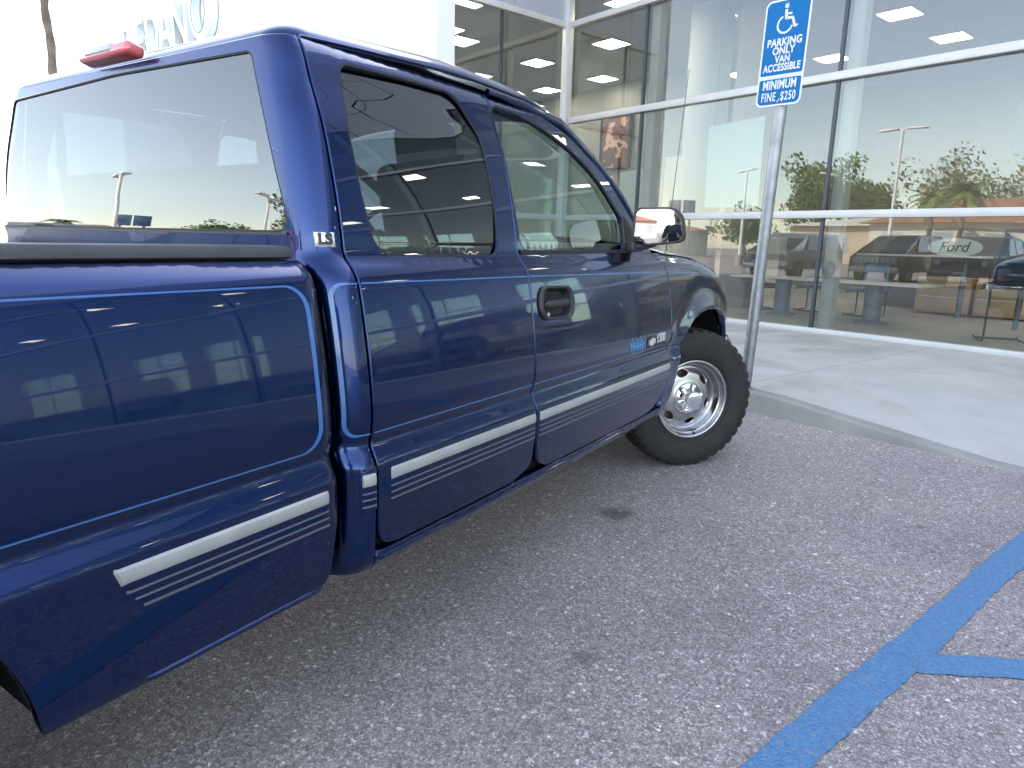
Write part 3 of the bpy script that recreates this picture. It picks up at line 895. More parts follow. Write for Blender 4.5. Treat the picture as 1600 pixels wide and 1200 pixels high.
def make_wheel(name='wheel'):
    w = empty(name, (0, 0, 0), 0, truck)
    tyre_mesh().build('tyre', M_tyre, w, smooth=32)
    t_ = [c for c in bpy.data.objects if c.parent == w][0]
    mb = MB()
    mb.lathe([(.216, .088), (.224, .094), (.2265, .101), (.225, .1065), (.219, .108), (.213, .1055), (.2105, .098), (.208, .083), (.202, .077), (.197, .075), (.1945, .066), (.1925, .040), (.188, .032), (.181, .029), (.1795, .028), (.181, .022), (.19, .0), (.198, -.06), (.216, -.09), (.224, -.1), (.222, -.108), (.19, -.10), (.186, -.02), (.176, .012)], 96)
    mb.build('rim_barrel', M_alu, w, smooth=50)
    H = Pchip([(0, .066), (.062, .066), (.075, .061), (.10, .052), (.118, .050), (.140, .047), (.160, .036), (.172, .029), (.182, .0275)])
    fmw = lambda u, v: np.stack([np.asarray(u, float), np.asarray(v, float), H(np.hypot(u, v))], -1)
    holes = []
    for k in range(6):
        a0 = 2 * pi * (k + .5) / 6
        P = []
        for q in np.linspace(0, 2 * pi, 25)[:-1]:
            rr = .147 + .021 * sin(q); da = .235 * cos(q)
            P.append((rr * cos(a0 + da), rr * sin(a0 + da)))
        holes.append(P)
    circ = [(.181 * cos(a), .181 * sin(a)) for a in np.linspace(0, 2 * pi, 97)[:-1]]
    panel('rim_face', circ, holes, fmw, M_alu, w, hx=.012, hz=.012, e=.003, rec=.002, lip=.014, step=.008)
    mb = MB(); mb.lathe([(.0, -.02), (.165, -.02), (.165, -.035), (0, -.035)], 48)
    mb.lathe([(.0, .0), (.07, .0), (.07, -.03)], 24); mb.build('brake_disc', M_steel, w)
    mb = MB()
    mb.lathe([(.088, .050), (.089, .058), (.084, .064), (.072, .068), (.058, .080), (.052, .098), (.049, .122), (.045, .130), (.030, .1335), (.0001, .1345)], 64)
    for k in range(6):
        a = 2 * pi * k / 6
        c = Vector((.070 * cos(a), .070 * sin(a), 0))
        mb.lathe([(.017, .058), (.0175, .078), (.0155, .086), (.010, .090), (.0001, .091)], 20, Matrix.Translation(c))
    mb.build('centre_cap', M_chr, w, smooth=50)
    mb = MB(); mb.tube([(.0, -.196, .070), (.0, -.186, .096)], .0045, 8); mb.build('valve_stem', M_blk, w)
    return w
w0 = make_wheel()
d_ = radians(38)
Zx = Vector((-sin(d_), -cos(d_), 0)); Xx = Vector((cos(d_), -sin(d_), 0))
def wheel_matrix(pos, X, Z, spin=0.0):
    M = Matrix((X, Z.cross(X), Z)).transposed().to_4x4() @ Matrix.Rotation(spin, 4, 'Z'); M.translation = pos; return M
w0.matrix_world = wheel_matrix(Vector((.105, .03, .391)) - Zx * .105, Xx, Zx, .25)
for (pos, X, Z, sp) in [(Vector((-3.66, .16, .399)), Vector((1, 0, 0)), Vector((0, -1, 0)), .6), (Vector((-3.66, 1.74, .399)), Vector((-1, 0, 0)), Vector((0, 1, 0)), 1.2), (Vector((.16, 1.74, .399)), Vector((-cos(d_), sin(d_), 0)), Vector((sin(d_), cos(d_), 0)), .9)]:
    w = copy_tree(w0, truck); w.matrix_world = wheel_matrix(pos, X, Z, sp)
# ================================================================== setting
FY = -0.300                       # the facade faces away from +n; n, t are the building's own axes
def nt(n, t, z=0.0): return Vector((cos(FY) * n - sin(FY) * t, sin(FY) * n + cos(FY) * t, z))
R_nt = Matrix.Rotation(FY, 4, 'Z')

def asphalt():
    m = mat('asphalt', (0.15, 0.148, 0.155), 0.85)
    nt_ = m.node_tree; b = nt_.nodes['Principled BSDF']; L = nt_.links.new
    tc = nt_.nodes.new('ShaderNodeTexCoord')
    def vor(scale, feat='F1'):
        v = nt_.nodes.new('ShaderNodeTexVoronoi'); v.inputs['Scale'].default_value = scale * 1.45; v.feature = feat
        L(tc.outputs['Object'], v.inputs['Vector']); return v
    def ramp(src, st):
        r = nt_.nodes.new('ShaderNodeValToRGB'); e = r.color_ramp.elements
        while len(e) < len(st): e.new(0.5)
        for q, (p, c) in zip(e, st): q.position = p; q.color = (*c, 1)
        L(src, r.inputs[0]); return r
    v1 = vor(135); v2 = vor(62)
    sep = nt_.nodes.new('ShaderNodeSeparateColor'); L(v1.outputs['Color'], sep.inputs[0])
    r1 = ramp(sep.outputs[0], [(0, (.185, .163, .162)), (.25, (.24, .213, .212)), (.6, (.305, .272, .270)), (.84, (.375, .335, .333)), (.95, (.50, .455, .45)), (1, (.62, .57, .565))])
    sep2 = nt_.nodes.new('ShaderNodeSeparateColor'); L(v2.outputs['Color'], sep2.inputs[0])
    r2 = ramp(sep2.outputs[1], [(0, (.72,) * 3), (.5, (1, 1, 1)), (.955, (1.08,) * 3), (1, (2.1,) * 3)])
    n = nt_.nodes.new('ShaderNodeTexNoise'); n.inputs['Scale'].default_value = .9; n.inputs['Detail'].default_value = 5; L(tc.outputs['Object'], n.inputs['Vector'])
    r3 = ramp(n.outputs[0], [(.32, (.80, .80, .82)), (.5, (.98, .98, .98)), (.68, (1.12, 1.10, 1.07))])
    def mul(a, b_):
        x = nt_.nodes.new('ShaderNodeMix'); x.data_type = 'RGBA'; x.blend_type = 'MULTIPLY'; x.inputs[0].default_value = 1
        L(a, x.inputs[6]); L(b_, x.inputs[7]); return x.outputs[2]
    c = mul(mul(r1.outputs[0], r2.outputs[0]), r3.outputs[0])
    # an old oil spot or two with soft ragged outlines
    n4 = nt_.nodes.new('ShaderNodeTexNoise'); n4.inputs['Scale'].default_value = 14; n4.inputs['Detail'].default_value = 4; L(tc.outputs['Object'], n4.inputs['Vector'])
    for (sx, sy, rr, dk) in ((-.80, .06, .10, .45), (-1.9, -.35, .05, .7), (-.1, -1.15, .035, .75)):
        vm = nt_.nodes.new('ShaderNodeVectorMath'); vm.operation = 'DISTANCE'; vm.inputs[1].default_value = (sx, sy, 0); L(tc.outputs['Object'], vm.inputs[0])
        ad = nt_.nodes.new('ShaderNodeMath'); ad.operation = 'MULTIPLY_ADD'; ad.inputs[1].default_value = rr * 1.6; L(n4.outputs[0], ad.inputs[0]); L(vm.outputs['Value'], ad.inputs[2])
        rp = nt_.nodes.new('ShaderNodeMapRange'); rp.inputs['From Min'].default_value = rr * 1.2; rp.inputs['From Max'].default_value = rr * 1.9; rp.inputs['To Min'].default_value = dk; rp.inputs['To Max'].default_value = 1; L(ad.outputs[0], rp.inputs[0])
        c = mul(c, rp.outputs[0])
    L(c, b.inputs['Base Color'])
    bp = nt_.nodes.new('ShaderNodeBump'); bp.inputs['Strength'].default_value = .6; bp.inputs['Distance'].default_value = .003
    inv = nt_.nodes.new('ShaderNodeMath'); inv.operation = 'SUBTRACT'; inv.inputs[0].default_value = 1; L(v1.outputs['Distance'], inv.inputs[1])
    L(inv.outputs[0], bp.inputs['Height']); L(bp.outputs[0], b.inputs['Normal'])
    return m
M_asph = asphalt()
def line_paint():
    m = mat('blue_line_paint', (0.05, 0.20, 0.55), 0.6)
    nt_ = m.node_tree; b = nt_.nodes['Principled BSDF']; L = nt_.links.new
    tc = nt_.nodes.new('ShaderNodeTexCoord')
    v = nt_.nodes.new('ShaderNodeTexVoronoi'); v.inputs['Scale'].default_value = 135; L(tc.outputs['Object'], v.inputs['Vector'])
    n = nt_.nodes.new('ShaderNodeTexNoise'); n.inputs['Scale'].default_value = 55; n.inputs['Detail'].default_value = 6; n.inputs['Roughness'].default_value = .7; L(tc.outputs['Object'], n.inputs['Vector'])
    sep = nt_.nodes.new('ShaderNodeSeparateColor'); L(v.outputs['Color'], sep.inputs[0])
    r = nt_.nodes.new('ShaderNodeValToRGB'); e = r.color_ramp.elements
    e[0].position = 0; e[0].color = (.055, .165, .32, 1); e[1].position = 1; e[1].color = (.08, .225, .43, 1); L(sep.outputs[0], r.inputs[0])
    # worn-through specks show the asphalt's grey
    r2 = nt_.nodes.new('ShaderNodeValToRGB'); r2.color_ramp.elements[0].position = .57; r2.color_ramp.elements[1].position = .66; L(n.outputs[0], r2.inputs[0])
    mx = nt_.nodes.new('ShaderNodeMix'); mx.data_type = 'RGBA'; L(r2.outputs[0], mx.inputs[0]); L(r.outputs[0], mx.inputs[6]); mx.inputs[7].default_value = (.24, .24, .25, 1)
    L(mx.outputs[2], b.inputs['Base Color'])
    bp = nt_.nodes.new('ShaderNodeBump'); bp.inputs['Strength'].default_value = .7; bp.inputs['Distance'].default_value = .003; L(v.outputs['Distance'], bp.inputs['Height']); bp.invert = True; L(bp.outputs[0], b.inputs['Normal'])
    return m
M_bline = line_paint()
def concrete(name, c0, c1, joints=True):
    m = noisy(name, c0, c1, 2.2, .8, bump=.25, bscale=160, detail=9, lo=.3, hi=.7)
    if joints:
        nt_ = m.node_tree; b = nt_.nodes['Principled BSDF']; L = nt_.links.new
        tc = nt_.nodes.new('ShaderNodeTexCoord'); sp = nt_.nodes.new('ShaderNodeSeparateXYZ'); L(tc.outputs['Object'], sp.inputs[0])
        # tooled joints in a square-ish grid, plus a diagonal joint at the ramp
        def band(src, off, per, w):
            a = nt_.nodes.new('ShaderNodeMath'); a.operation = 'ADD'; a.inputs[1].default_value = off; L(src, a.inputs[0])
            p = nt_.nodes.new('ShaderNodeMath'); p.operation = 'PINGPONG'; p.inputs[1].default_value = per / 2; L(a.outputs[0], p.inputs[0])
            c = nt_.nodes.new('ShaderNodeMath'); c.operation = 'LESS_THAN'; c.inputs[1].default_value = w; L(p.outputs[0], c.inputs[0]); return c.outputs[0]
        j1 = band(sp.outputs[1], -.80, 2.42, .0045); j2 = band(sp.outputs[0], -5.25, 60, .004)
        mxx = nt_.nodes.new('ShaderNodeMath'); mxx.operation = 'MAXIMUM'; L(j1, mxx.inputs[0]); L(j2, mxx.inputs[1])
        base = b.inputs['Base Color'].links[0].from_socket
        mx = nt_.nodes.new('ShaderNodeMix'); mx.data_type = 'RGBA'; L(mxx.outputs[0], mx.inputs[0]); L(base, mx.inputs[6]); mx.inputs[7].default_value = (.20, .195, .19, 1); L(mx.outputs[2], b.inputs['Base Color'])
        # sparse stains
        n = nt_.nodes.new('ShaderNodeTexNoise'); n.inputs['Scale'].default_value = 1.0; n.inputs['Detail'].default_value = 8; n.inputs['Distortion'].default_value = .6; L(tc.outputs['Object'], n.inputs['Vector'])
        r = nt_.nodes.new('ShaderNodeValToRGB'); r.color_ramp.elements[0].position = .34; r.color_ramp.elements[0].color = (.80, .78, .76, 1); r.color_ramp.elements[1].position = .50; r.color_ramp.elements[1].color = (1, 1, 1, 1); L(n.outputs[0], r.inputs[0])
        m2 = nt_.nodes.new('ShaderNodeMix'); m2.data_type = 'RGBA'; m2.blend_type = 'MULTIPLY'; m2.inputs[0].default_value = 1; L(mx.outputs[2], m2.inputs[6]); L(r.outputs[0], m2.inputs[7]); L(m2.outputs[2], b.inputs['Base Color'])
    return m
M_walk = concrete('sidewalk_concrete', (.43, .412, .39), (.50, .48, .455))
def broom(m):
    nt_ = m.node_tree; b = nt_.nodes['Principled BSDF']; L = nt_.links.new
    tc = nt_.nodes.new('ShaderNodeTexCoord'); mp = nt_.nodes.new('ShaderNodeMapping'); mp.inputs['Scale'].default_value = (3, 140, 3); L(tc.outputs['Object'], mp.inputs[0])
    n = nt_.nodes.new('ShaderNodeTexNoise'); n.inputs['Scale'].default_value = 1; n.inputs['Detail'].default_value = 3; L(mp.outputs[0], n.inputs['Vector'])
    bp = nt_.nodes.new('ShaderNodeBump'); bp.inputs['Strength'].default_value = .45; bp.inputs['Distance'].default_value = .004; L(n.outputs[0], bp.inputs['Height'])
    old = b.inputs['Normal'].links[0].from_socket; L(old, bp.inputs['Normal']); L(bp.outputs[0], b.inputs['Normal'])
    # fine pitting and grit
    v = nt_.nodes.new('ShaderNodeTexNoise'); v.inputs['Scale'].default_value = 60; v.inputs['Detail'].default_value = 8; v.inputs['Roughness'].default_value = .8; L(tc.outputs['Object'], v.inputs['Vector'])
    r = nt_.nodes.new('ShaderNodeValToRGB'); r.color_ramp.elements[0].position = .30; r.color_ramp.elements[0].color = (.72, .71, .70, 1); r.color_ramp.elements[1].position = .46; r.color_ramp.elements[1].color = (1, 1, 1, 1); L(v.outputs[0], r.inputs[0])
    base = b.inputs['Base Color'].links[0].from_socket
    m2 = nt_.nodes.new('ShaderNodeMix'); m2.data_type = 'RGBA'; m2.blend_type = 'MULTIPLY'; m2.inputs[0].default_value = 1; L(base, m2.inputs[6]); L(r.outputs[0], m2.inputs[7]); L(m2.outputs[2], b.inputs['Base Color'])
broom(M_walk)
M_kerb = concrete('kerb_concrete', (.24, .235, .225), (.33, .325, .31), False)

broom(M_kerb)
mb = MB(); mb._add([(-260, -260, 0), (260, -260, 0), (260, 260, 0), (-260, 260, 0)], [[0, 1, 2, 3]])
g = mb.build('asphalt_ground', M_asph, None, smooth=0); tag(g, 'speckled grey asphalt of the car park', None, kind='structure')
# sidewalk with a kerb that dips into a ramp
KN = 1.58
def kerb_h(t):
    return .15 - .147 * min(1, max(0, (.42 - t) / 1.47)) if t > -3.6 else min(.15, .003 + .147 * max(0, (-3.6 - t) / 1.6))
ts = sorted(set([-60, -40, -20, -12, -8] + [round(-6 + .2 * i, 3) for i in range(40)] + [2.5, 4, 6, 7.4, 9, 14]))
mb = MB(); rows = []
for n_, w in ((KN + .135, 0), (2.2, .12), (3.0, .35), (4.2, .7), (6.3, 1.0)):
    rows.append([Vector((n_, t, kerb_h(t) * (1 - w) + .125 * w - (.0 if n_ > 1.8 else .001))) for t in ts])
mb.grid(rows)
sw = mb.build('sidewalk', M_walk, None, smooth=30); sw.rotation_euler = (0, 0, FY); tag(sw, kind='structure')
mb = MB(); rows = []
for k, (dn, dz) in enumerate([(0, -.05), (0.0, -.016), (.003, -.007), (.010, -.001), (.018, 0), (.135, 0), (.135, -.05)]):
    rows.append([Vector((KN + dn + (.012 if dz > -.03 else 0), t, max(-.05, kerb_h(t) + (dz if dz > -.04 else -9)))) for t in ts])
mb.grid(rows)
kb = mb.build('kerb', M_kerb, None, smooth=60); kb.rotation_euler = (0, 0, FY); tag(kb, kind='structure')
# painted bay lines (each a thin sheet of paint)
def stripe(name, a, b, w, seedv, z=.004):
    random.seed(seedv)
    a = Vector(a); b = Vector(b); d = (b - a).normalized(); q = Vector((-d.y, d.x)); L = (b - a).length; n = int(L / .03)
    rows = [[], []]
    for i in range(n + 1):
        p = a + d * L * i / n
        for k, s in enumerate((-1, 1)):
            o = w / 2 + .007 * (random.random() - .5) + .004 * sin(i * .13 + k * 2)
            v = p + q * o * s; rows[k].append(Vector((v.x, v.y, z)))
    mb = MB(); mb.grid(rows); o = mb.build(name, M_bline, None, smooth=0)
    for f in o.data.polygons:
        pass
    return tag(o, kind='structure')
stripe('parking_line', (-4.4, -.205), (.95, -1.855), .113, 1)
dh = Vector((.30, -.954)).normalized()
for k in range(1):
    s0 = Vector((-1.345, -1.180))
    stripe('parking_line', s0, s0 + Vector((.51, -.86)).normalized() * 2.6, .102, 5, .0045)
for k in range(1, 3):
    s0 = Vector((-1.345, -1.180)) + Vector((.955, -.2955)) * 1.15 * k
    stripe('parking_line', s0, s0 + Vector((.51, -.86)).normalized() * 2.6, .098, 5 + k, .0045)

# ================================================================== dealership building
M_wall = noisy('white_stucco_panel', (.78, .79, .80), (.84, .85, .86), .7, .55)
M_span = noisy('grey_spandrel_panel', (.38, .39, .43), (.42, .43, .47), .5, .35, .3)
M_frame = noisy('white_aluminium_frame', (.46, .465, .47), (.51, .515, .52), 3, .35, .1)
M_gask = mat('dark_glazing_gasket', (.03, .04, .055), .4)
M_pane = glass('facade_glass', (.80, .81, .80), 1.52, .030, (.90, .96, 1.0), wave=.0009)
M_iwall = noisy('grey_interior_wall', (.22, .225, .21), (.27, .275, .26), .8, .8)
M_ilight = noisy('pale_interior_wall', (.44, .45, .42), (.50, .51, .48), .8, .8)
M_ceil = noisy('ceiling_paint', (.27, .275, .265), (.31, .315, .305), .8, .9)
M_floor = noisy('beige_floor_tile', (.36, .35, .31), (.44, .42, .375), 1.2, .35)
bld = empty('dealership_building', (0, 0, 0), FY)
tag(bld, 'car dealership with a tall glass facade in white frames behind the sidewalk', 'building')
TC = 7.40; NF = 6.0; BH = 10.0; TR = -34.0; NB = 17.0; TL = 15.0; ZC = 5.60
def part(name, m, *boxes, bev=0.0, par=None):
    mb = MB()
    for b in boxes: mb.span(*b, bev=bev)
    return mb.build(name, m, par or bld, smooth=30)
part('interior_floor', M_floor, (NF + .02, NB, TR, TL, .0, .13), (3.56, NF + .01, TC + .05, TL, .0, .13))
part('ceiling', M_ceil, (NF + .10, NB, TR, TL, ZC, ZC + .2), (3.57, NF + .09, TC + .10, TL, ZC, ZC + .2))
part('upper_wall', M_span, *[(NF - .03, NF + .25, t1 - 1.6 + .01, t1 - .01, 6.70, 8.6) for t1 in np.arange(7.30, TR, -1.615)], *[(NF - .03, NF + .25, t1 - 3.22 + .01, t1 - .01, 8.62, BH) for t1 in np.arange(7.30, TR, -3.23)])
part('wing_wall', M_span, (3.55, 4.70, TC - .03, TC + .22, 5.06, BH), (4.71, 5.955, TC - .03, TC + .22, 5.06, BH))
part('pylon', M_wall, (3.18, 3.52, TC, 8.80, 0.0, BH + .6))
part('roof_slab', M_span, (NF + .25, NB + .3, TR, TL, BH - .4, BH), (3.5, NF + .24, TC + .22, TL, BH - .4, BH))
part('end_wall', M_iwall, (3.57, NB + .3, TL, TL + .3, 0, BH - .41))
part('end_wall', M_iwall, (NF + .02, NB + .3, TR - .3, TR, 0, BH - .41))
part('wing_front_wall', M_wall, (3.30, 3.56, 8.81, TL + .3, 0.0, BH))
# back wall with large windows
bw = []
segs = []
t = TL
openings = [(-3.5, -5.6), (-7.0, -9.6), (-10.4, -13.0), (-15, -17.6), (-18.6, -21), (-24, -27)]
cur = TL
for a, b_ in sorted(openings, reverse=True):
    bw.append((NB, NB + .3, a, cur, 0, ZC + .5)); cur = b_
    bw.append((NB, NB + .3, b_, a, 0, .9)); bw.append((NB, NB + .3, b_, a, 3.9, ZC + .5))
bw.append((NB, NB + .3, TR, cur, 0, ZC + .5)); bw.append((NB + .01, NB + .29, TR, TL, ZC + .51, BH - .42))
part('back_wall', M_iwall, *bw)
M_teal = glass('teal_tinted_glass', (.68, .84, .84), 1.5, .02)
for a, b_ in openings:
    part('back_pane', M_teal, (NB + .14, NB + .15, b_ + .002, a - .002, .902, 3.898))
    f = part('back_window', M_frame, (NB + .05, NB + .12, b_, a, .90, .96), (NB + .05, NB + .12, b_, a, 3.84, 3.90), (NB + .05, NB + .12, b_, a, 2.9, 2.96), (NB + .05, NB + .12, b_, a, 1.9, 1.96), (NB + .055, NB + .115, (a + b_) / 2 - .03, (a + b_) / 2 + .03, .96, 3.84))
# facade frame
rails = [(.095, .185), (1.642, 1.738), (3.350, 3.448), (4.955, 5.050), (6.600, 6.695)]
for z0, z1 in rails:
    part('horizontal_frame', M_frame, (NF - .085, NF + .05, TR, TC - .14, z0, z1), bev=.004)
part('sill_flashing', M_frame, (NF - .14, NF + .04, TR, TC - .14, .060, .092), bev=.003)
mts = [5.60, 2.37, -.86, -4.09, -7.32, -10.55, -13.78, -17.01, -20.24, -23.47, -26.7, -29.93, -33.16]
for t in mts:
    for (z0, z1) in [(rails[i][1], rails[i + 1][0]) for i in range(4)]:
        part('mullion', M_gask, (NF - .022, NF + .03, t - .022, t + .022, z0 + .001, z1 - .001))
    part('inner_post', M_ilight, (NF + .06, NF + .24, t - .21, t - .05, .13, 6.6), bev=.004)
part('corner_post', M_frame, (NF - .16, NF - .06, TC - .13, TC - .002, .1, 6.69), (NF - .055, NF + .02, TC - .10, TC - .002, .1, 6.69), bev=.004)
edges_t = [TC - .13] + mts
for i in range(len(edges_t) - 1):
    ta = edges_t[i] - (.024 if i else 0); tb = edges_t[i + 1] + .024
    for j in range(4):
        part('window_pane', M_pane, (NF - .004, NF + .004, tb, ta, rails[j][1] - .002, rails[j + 1][0] + .002))
part('inner_transom', M_ceil, (NF + .06, NF + .22, TR, TC - .2, 5.4, ZC))
# wing glazing on the plane t = TC
for z0, z1 in rails[:4]:
    part('wing_frame', M_frame, (3.56, NF - .165, TC - .07, TC + .05, z0, z1), bev=.004)
part('wing_frame', M_gask, *[(4.45, 4.49, TC - .02, TC + .03, rails[i][1] + .001, rails[i + 1][0] - .001) for i in range(3)])
for (na, nb) in ((3.53, 4.45), (4.49, NF - .165)):
    for j in range(3):
        part('wing_pane', M_pane, (na, nb, TC - .004, TC + .004, rails[j][1] - .002, rails[j + 1][0] + .002))
# angled entrance wall with big channel letters
WA = nt(3.40, 10.02); HD = radians(81)
ew = empty('entrance_wall', WA, HD); tag(ew, 'tall white entrance wall with raised channel letters left of the glass facade', 'wall')
mb = MB(); mb.span(0, 12.5, -.4, 0.0, 0, 14, .01); mb.build('wall_face', noisy('bright_white_panel', (.86, .86, .87), (.90, .90, .91), .6, .5), ew)
M_let = noisy('pale_blue_letter_face', (.62, .70, .76), (.68, .76, .82), 2, .3)
M_ledge = mat('letter_return_grey', (.20, .21, .25), .5)
def channel(s, x, z, size, sq=1.0):
    M = Matrix(((-1, 0, 0, x), (0, 0, 1, .12), (0, 1, 0, z), (0, 0, 0, 1)))
    text_obj('channel_letter', s, size, M_let, ew, M, ext=.09, bold=.02, squeeze=sq)
for s_, x_, sq in (('P', 11.15, .8), ('E', 10.15, .8), ('D', 9.30, .8), ('A', 8.42, .85), ('N', 7.55, .85)):
    channel(s_, x_, 6.33, 1.62, sq)
channel('O', 6.35, 6.40, 1.95, .80)
mb = MB()
for i in range(40):
    a = 2 * pi * i / 40; b_ = 2 * pi * (i + 1) / 40
    mb.tube([(6.35 + .36 * cos(a), .26, 6.40 + .46 * sin(a)), (6.35 + .36 * cos(b_), .26, 6.40 + .46 * sin(b_))], .012, 6)
mb.build('letter_ring', M_ledge, ew)

# ---- ceiling lights
M_lamp = emit('ceiling_panel_light', (1.0, .95, .84), 7.0)
def ceiling_light():
    r = empty('ceiling_light', (0, 0, 0))
    mb = MB(); mb.span(-.30, .30, -.30, .30, -.012, .0); mb.build('diffuser', M_lamp, r)
    mb = MB()
    for b in ((-.33, .33, -.33, -.302), (-.33, .33, .302, .33), (-.33, -.302, -.301, .301), (.302, .33, -.301, .301)): mb.span(*b, -.03, .0)
    mb.build('frame', M_frame, r)
    return r
L0 = ceiling_light()
pos = [(7.16, 7.10), (8.90, 9.08), (11.19, 11.47), (13.25, 13.32), (13.31, 8.58), (8.88, 6.38), (13.40, 6.29), (11.25, 3.97), (13.51, 3.85), (5.0, 9.0), (8.84, 11.48), (8.62, 13.7), (11.11, 13.61), (4.6, 10.8), (5.65, 10.84), (6.38, 11.29), (4.9, 13.2)]
for n_ in (8.0, 12.4):
    for k in range(9): pos.append((n_, -.9 - 3.8 * k))
LL = ['ceiling light cut by the top edge of the photo right of the corner post',
      'nearest and brightest of three ceiling lights in line right of the white corner post',
      'middle one of three ceiling lights in line right of the white corner post',
      'farthest and lowest of three ceiling lights in line right of the white corner post',
      'small ceiling light left of the lower edge of the parking sign',
      'small ceiling light left of the wheelchair symbol near the top edge',
      'ceiling light just right of the parking sign beside the dark mullion',
      'larger upper one of two ceiling lights in the top right pane',
      'smaller lower one of two ceiling lights in the top right pane',
      'ceiling light behind the left wing glass above the cab roof, hidden by the wall panel',
      'ceiling light behind the second pane of the left wing, the larger one',
      'ceiling light low behind the left wing glass just above the cab roof',
      'far ceiling light seen low in the pane left of the corner post',
      'ceiling light at the left end of the wing beside the white pylon',
      'brightest ceiling light of the left wing next to the white pylon',
      'ceiling light of the left wing, the dimmer one beside the brightest',
      'ceiling light deep in the left wing behind the white pylon']
for i, (n_, t_) in enumerate(pos):
    o = L0 if i == 0 else copy_tree(L0)
    o.location = nt(n_, t_, ZC - .001); o.rotation_euler = (0, 0, FY)
    tag(o, LL[i] if i < len(LL) else 'square ceiling light far along the showroom, mirrored in the flank of the truck', 'ceiling light', 'ceiling lights of the showroom')

# ---- parking sign on its post
sg = empty('parking_sign', nt(1.695, .70, .13), FY)
tag(sg, 'blue and white accessible parking sign on a slightly leaning steel post at the kerb', 'road sign')
M_galv = noisy('galvanised_steel', (.20, .215, .24), (.28, .295, .32), 9, .42, .8, bump=.06, bscale=80)
M_sblue = mat('sign_blue', (0.0, .125, .34), .6, specular_ior_level=.15)
M_swhite = mat('sign_white', (.60, .63, .66), .6)
lean = -.0330
mb = MB(); mb.tube([(0, 0, -.02), (0, lean * 2.88, 2.88)], .043, 20)
mb.lathe([(.043, .0), (.075, .0), (.075, .012), (.05, .02)], 24, Matrix.Translation((0, 0, .012)))
mb.build('post', M_galv, sg)
SM = Matrix.Translation((-.052, lean * 2.52 + .005, 2.463)) @ Matrix(((0, 0, -1, 0), (-1, 0, 0, 0), (0, 1, 0, 0), (0, 0, 0, 1))) @ Matrix.Rotation(lean * .9 + .005, 4, 'Z')
def plate(name, x0, x1, y0, y1, z0, z1, r, m, par, rs=None):
    rs = rs or (r, r, r, r)
    P = round_poly([(x0, y0, rs[0]), (x1, y0, rs[1]), (x1, y1, rs[2]), (x0, y1, rs[3])], 8)
    mb = MB(); mb.prism(P, z0, z1, SM); return mb.build(name, m, par, smooth=30)
up = plate('upper_plate', -.172, .172, -.155, .352, 0, .003, .035, M_swhite, sg, (.004, .004, .045, .045))
plate('blue_field', -.160, .160, -.143, .340, .003, .0036, .03, M_sblue, up, (.012, .012, .036, .036))
lo = plate('lower_plate', -.172, .172, -.352, -.157, 0, .003, .035, M_swhite, sg, (.045, .045, .004, .004))
plate('blue_field', -.160, .160, -.340, -.169, .003, .0036, .03, M_sblue, lo, (.036, .036, .012, .012))
def sign_text(s, y, size, par, sq=1.0, bold=.0035, sp=1.06):
    text_obj('lettering', s, size, M_swhite, par, SM @ Matrix.Translation((0, y, .0042)), ext=.0006, bold=bold, squeeze=sq, spacing=sp)
sign_text('PARKING', .070, .070, up, .86, .0022)
sign_text('ONLY', .014, .070, up, .86, .0022)
sign_text('VAN', -.042, .064, up, .84, .0020)
sign_text('ACCESSIBLE', -.097, .068, up, .74, .0022)
sign_text('MINIMUM', -.212, .084, lo, .68, .0024)
sign_text('FINE .$250', -.292, .084, lo, .62, .0014, 1.12)
# wheelchair symbol
def sym(x, y): return SM @ Vector((x, y + .205, .0045))
def stroke(P, w):
    P = [Vector(p) for p in P]; n = len(P); A = []; B = []
    for i in range(n):
        d = (P[min(i + 1, n - 1)] - P[max(i - 1, 0)]).normalized(); q = Vector((-d.y, d.x)) * w / 2
        A.append(P[i] + q); B.append(P[i] - q)
    vs_ = [sym(p.x, p.y) for p in A + B[::-1]]
    m_ = len(vs_); off = SM.to_3x3() @ Vector((0, 0, -.0008))
    return vs_, off
mb = MB()
def add_poly(P):
    vs_ = [sym(*p) for p in P]; off = SM.to_3x3() @ Vector((0, 0, -.0009)); m_ = len(vs_)
    mb._add(vs_ + [v + off for v in vs_], [list(range(m_)), list(range(m_, 2 * m_))[::-1]] + [[i, (i + 1) % m_, m_ + (i + 1) % m_, m_ + i] for i in range(m_)])
def add_stroke(P, w):
    P = [Vector(p) for p in P]
    for i in range(len(P) - 1):
        d = (P[i + 1] - P[i]); L_ = d.length; d.normalize(); q = Vector((-d.y, d.x)) * w / 2
        add_poly([P[i] - q, P[i + 1] - q, P[i + 1] + q, P[i] + q])
add_poly([(-.010 + .0155 * cos(a), .098 + .0155 * sin(a)) for a in np.linspace(0, 2 * pi, 21)[:-1]])
add_stroke([(-.012, .076), (-.006, .012)], .020)
add_stroke([(-.008, .046), (.034, .044)], .012)
add_stroke([(-.010, .018), (.042, .016)], .017)
add_stroke([(.040, .020), (.064, -.046)], .017)
add_stroke([(.060, -.046), (.084, -.036)], .013)
arc_ = [(-.012 + .055 * cos(a), -.020 + .055 * sin(a)) for a in np.linspace(radians(112), radians(345), 26)]
add_stroke(arc_, .013)
mb.build('wheelchair_symbol', M_swhite, up, smooth=0, merge=0)
mb = MB()
for y in (.315, -.325): mb.tube([SM @ Vector((0, y, .003)), SM @ Vector((0, y, .009))], .008, 12)
mb.build('bolt', M_galv, sg)
mb = MB(); mb.box((-.02, -.085, 2.865), (.07, .20, .035), bev=.004); mb.build('bracket', M_galv, sg)

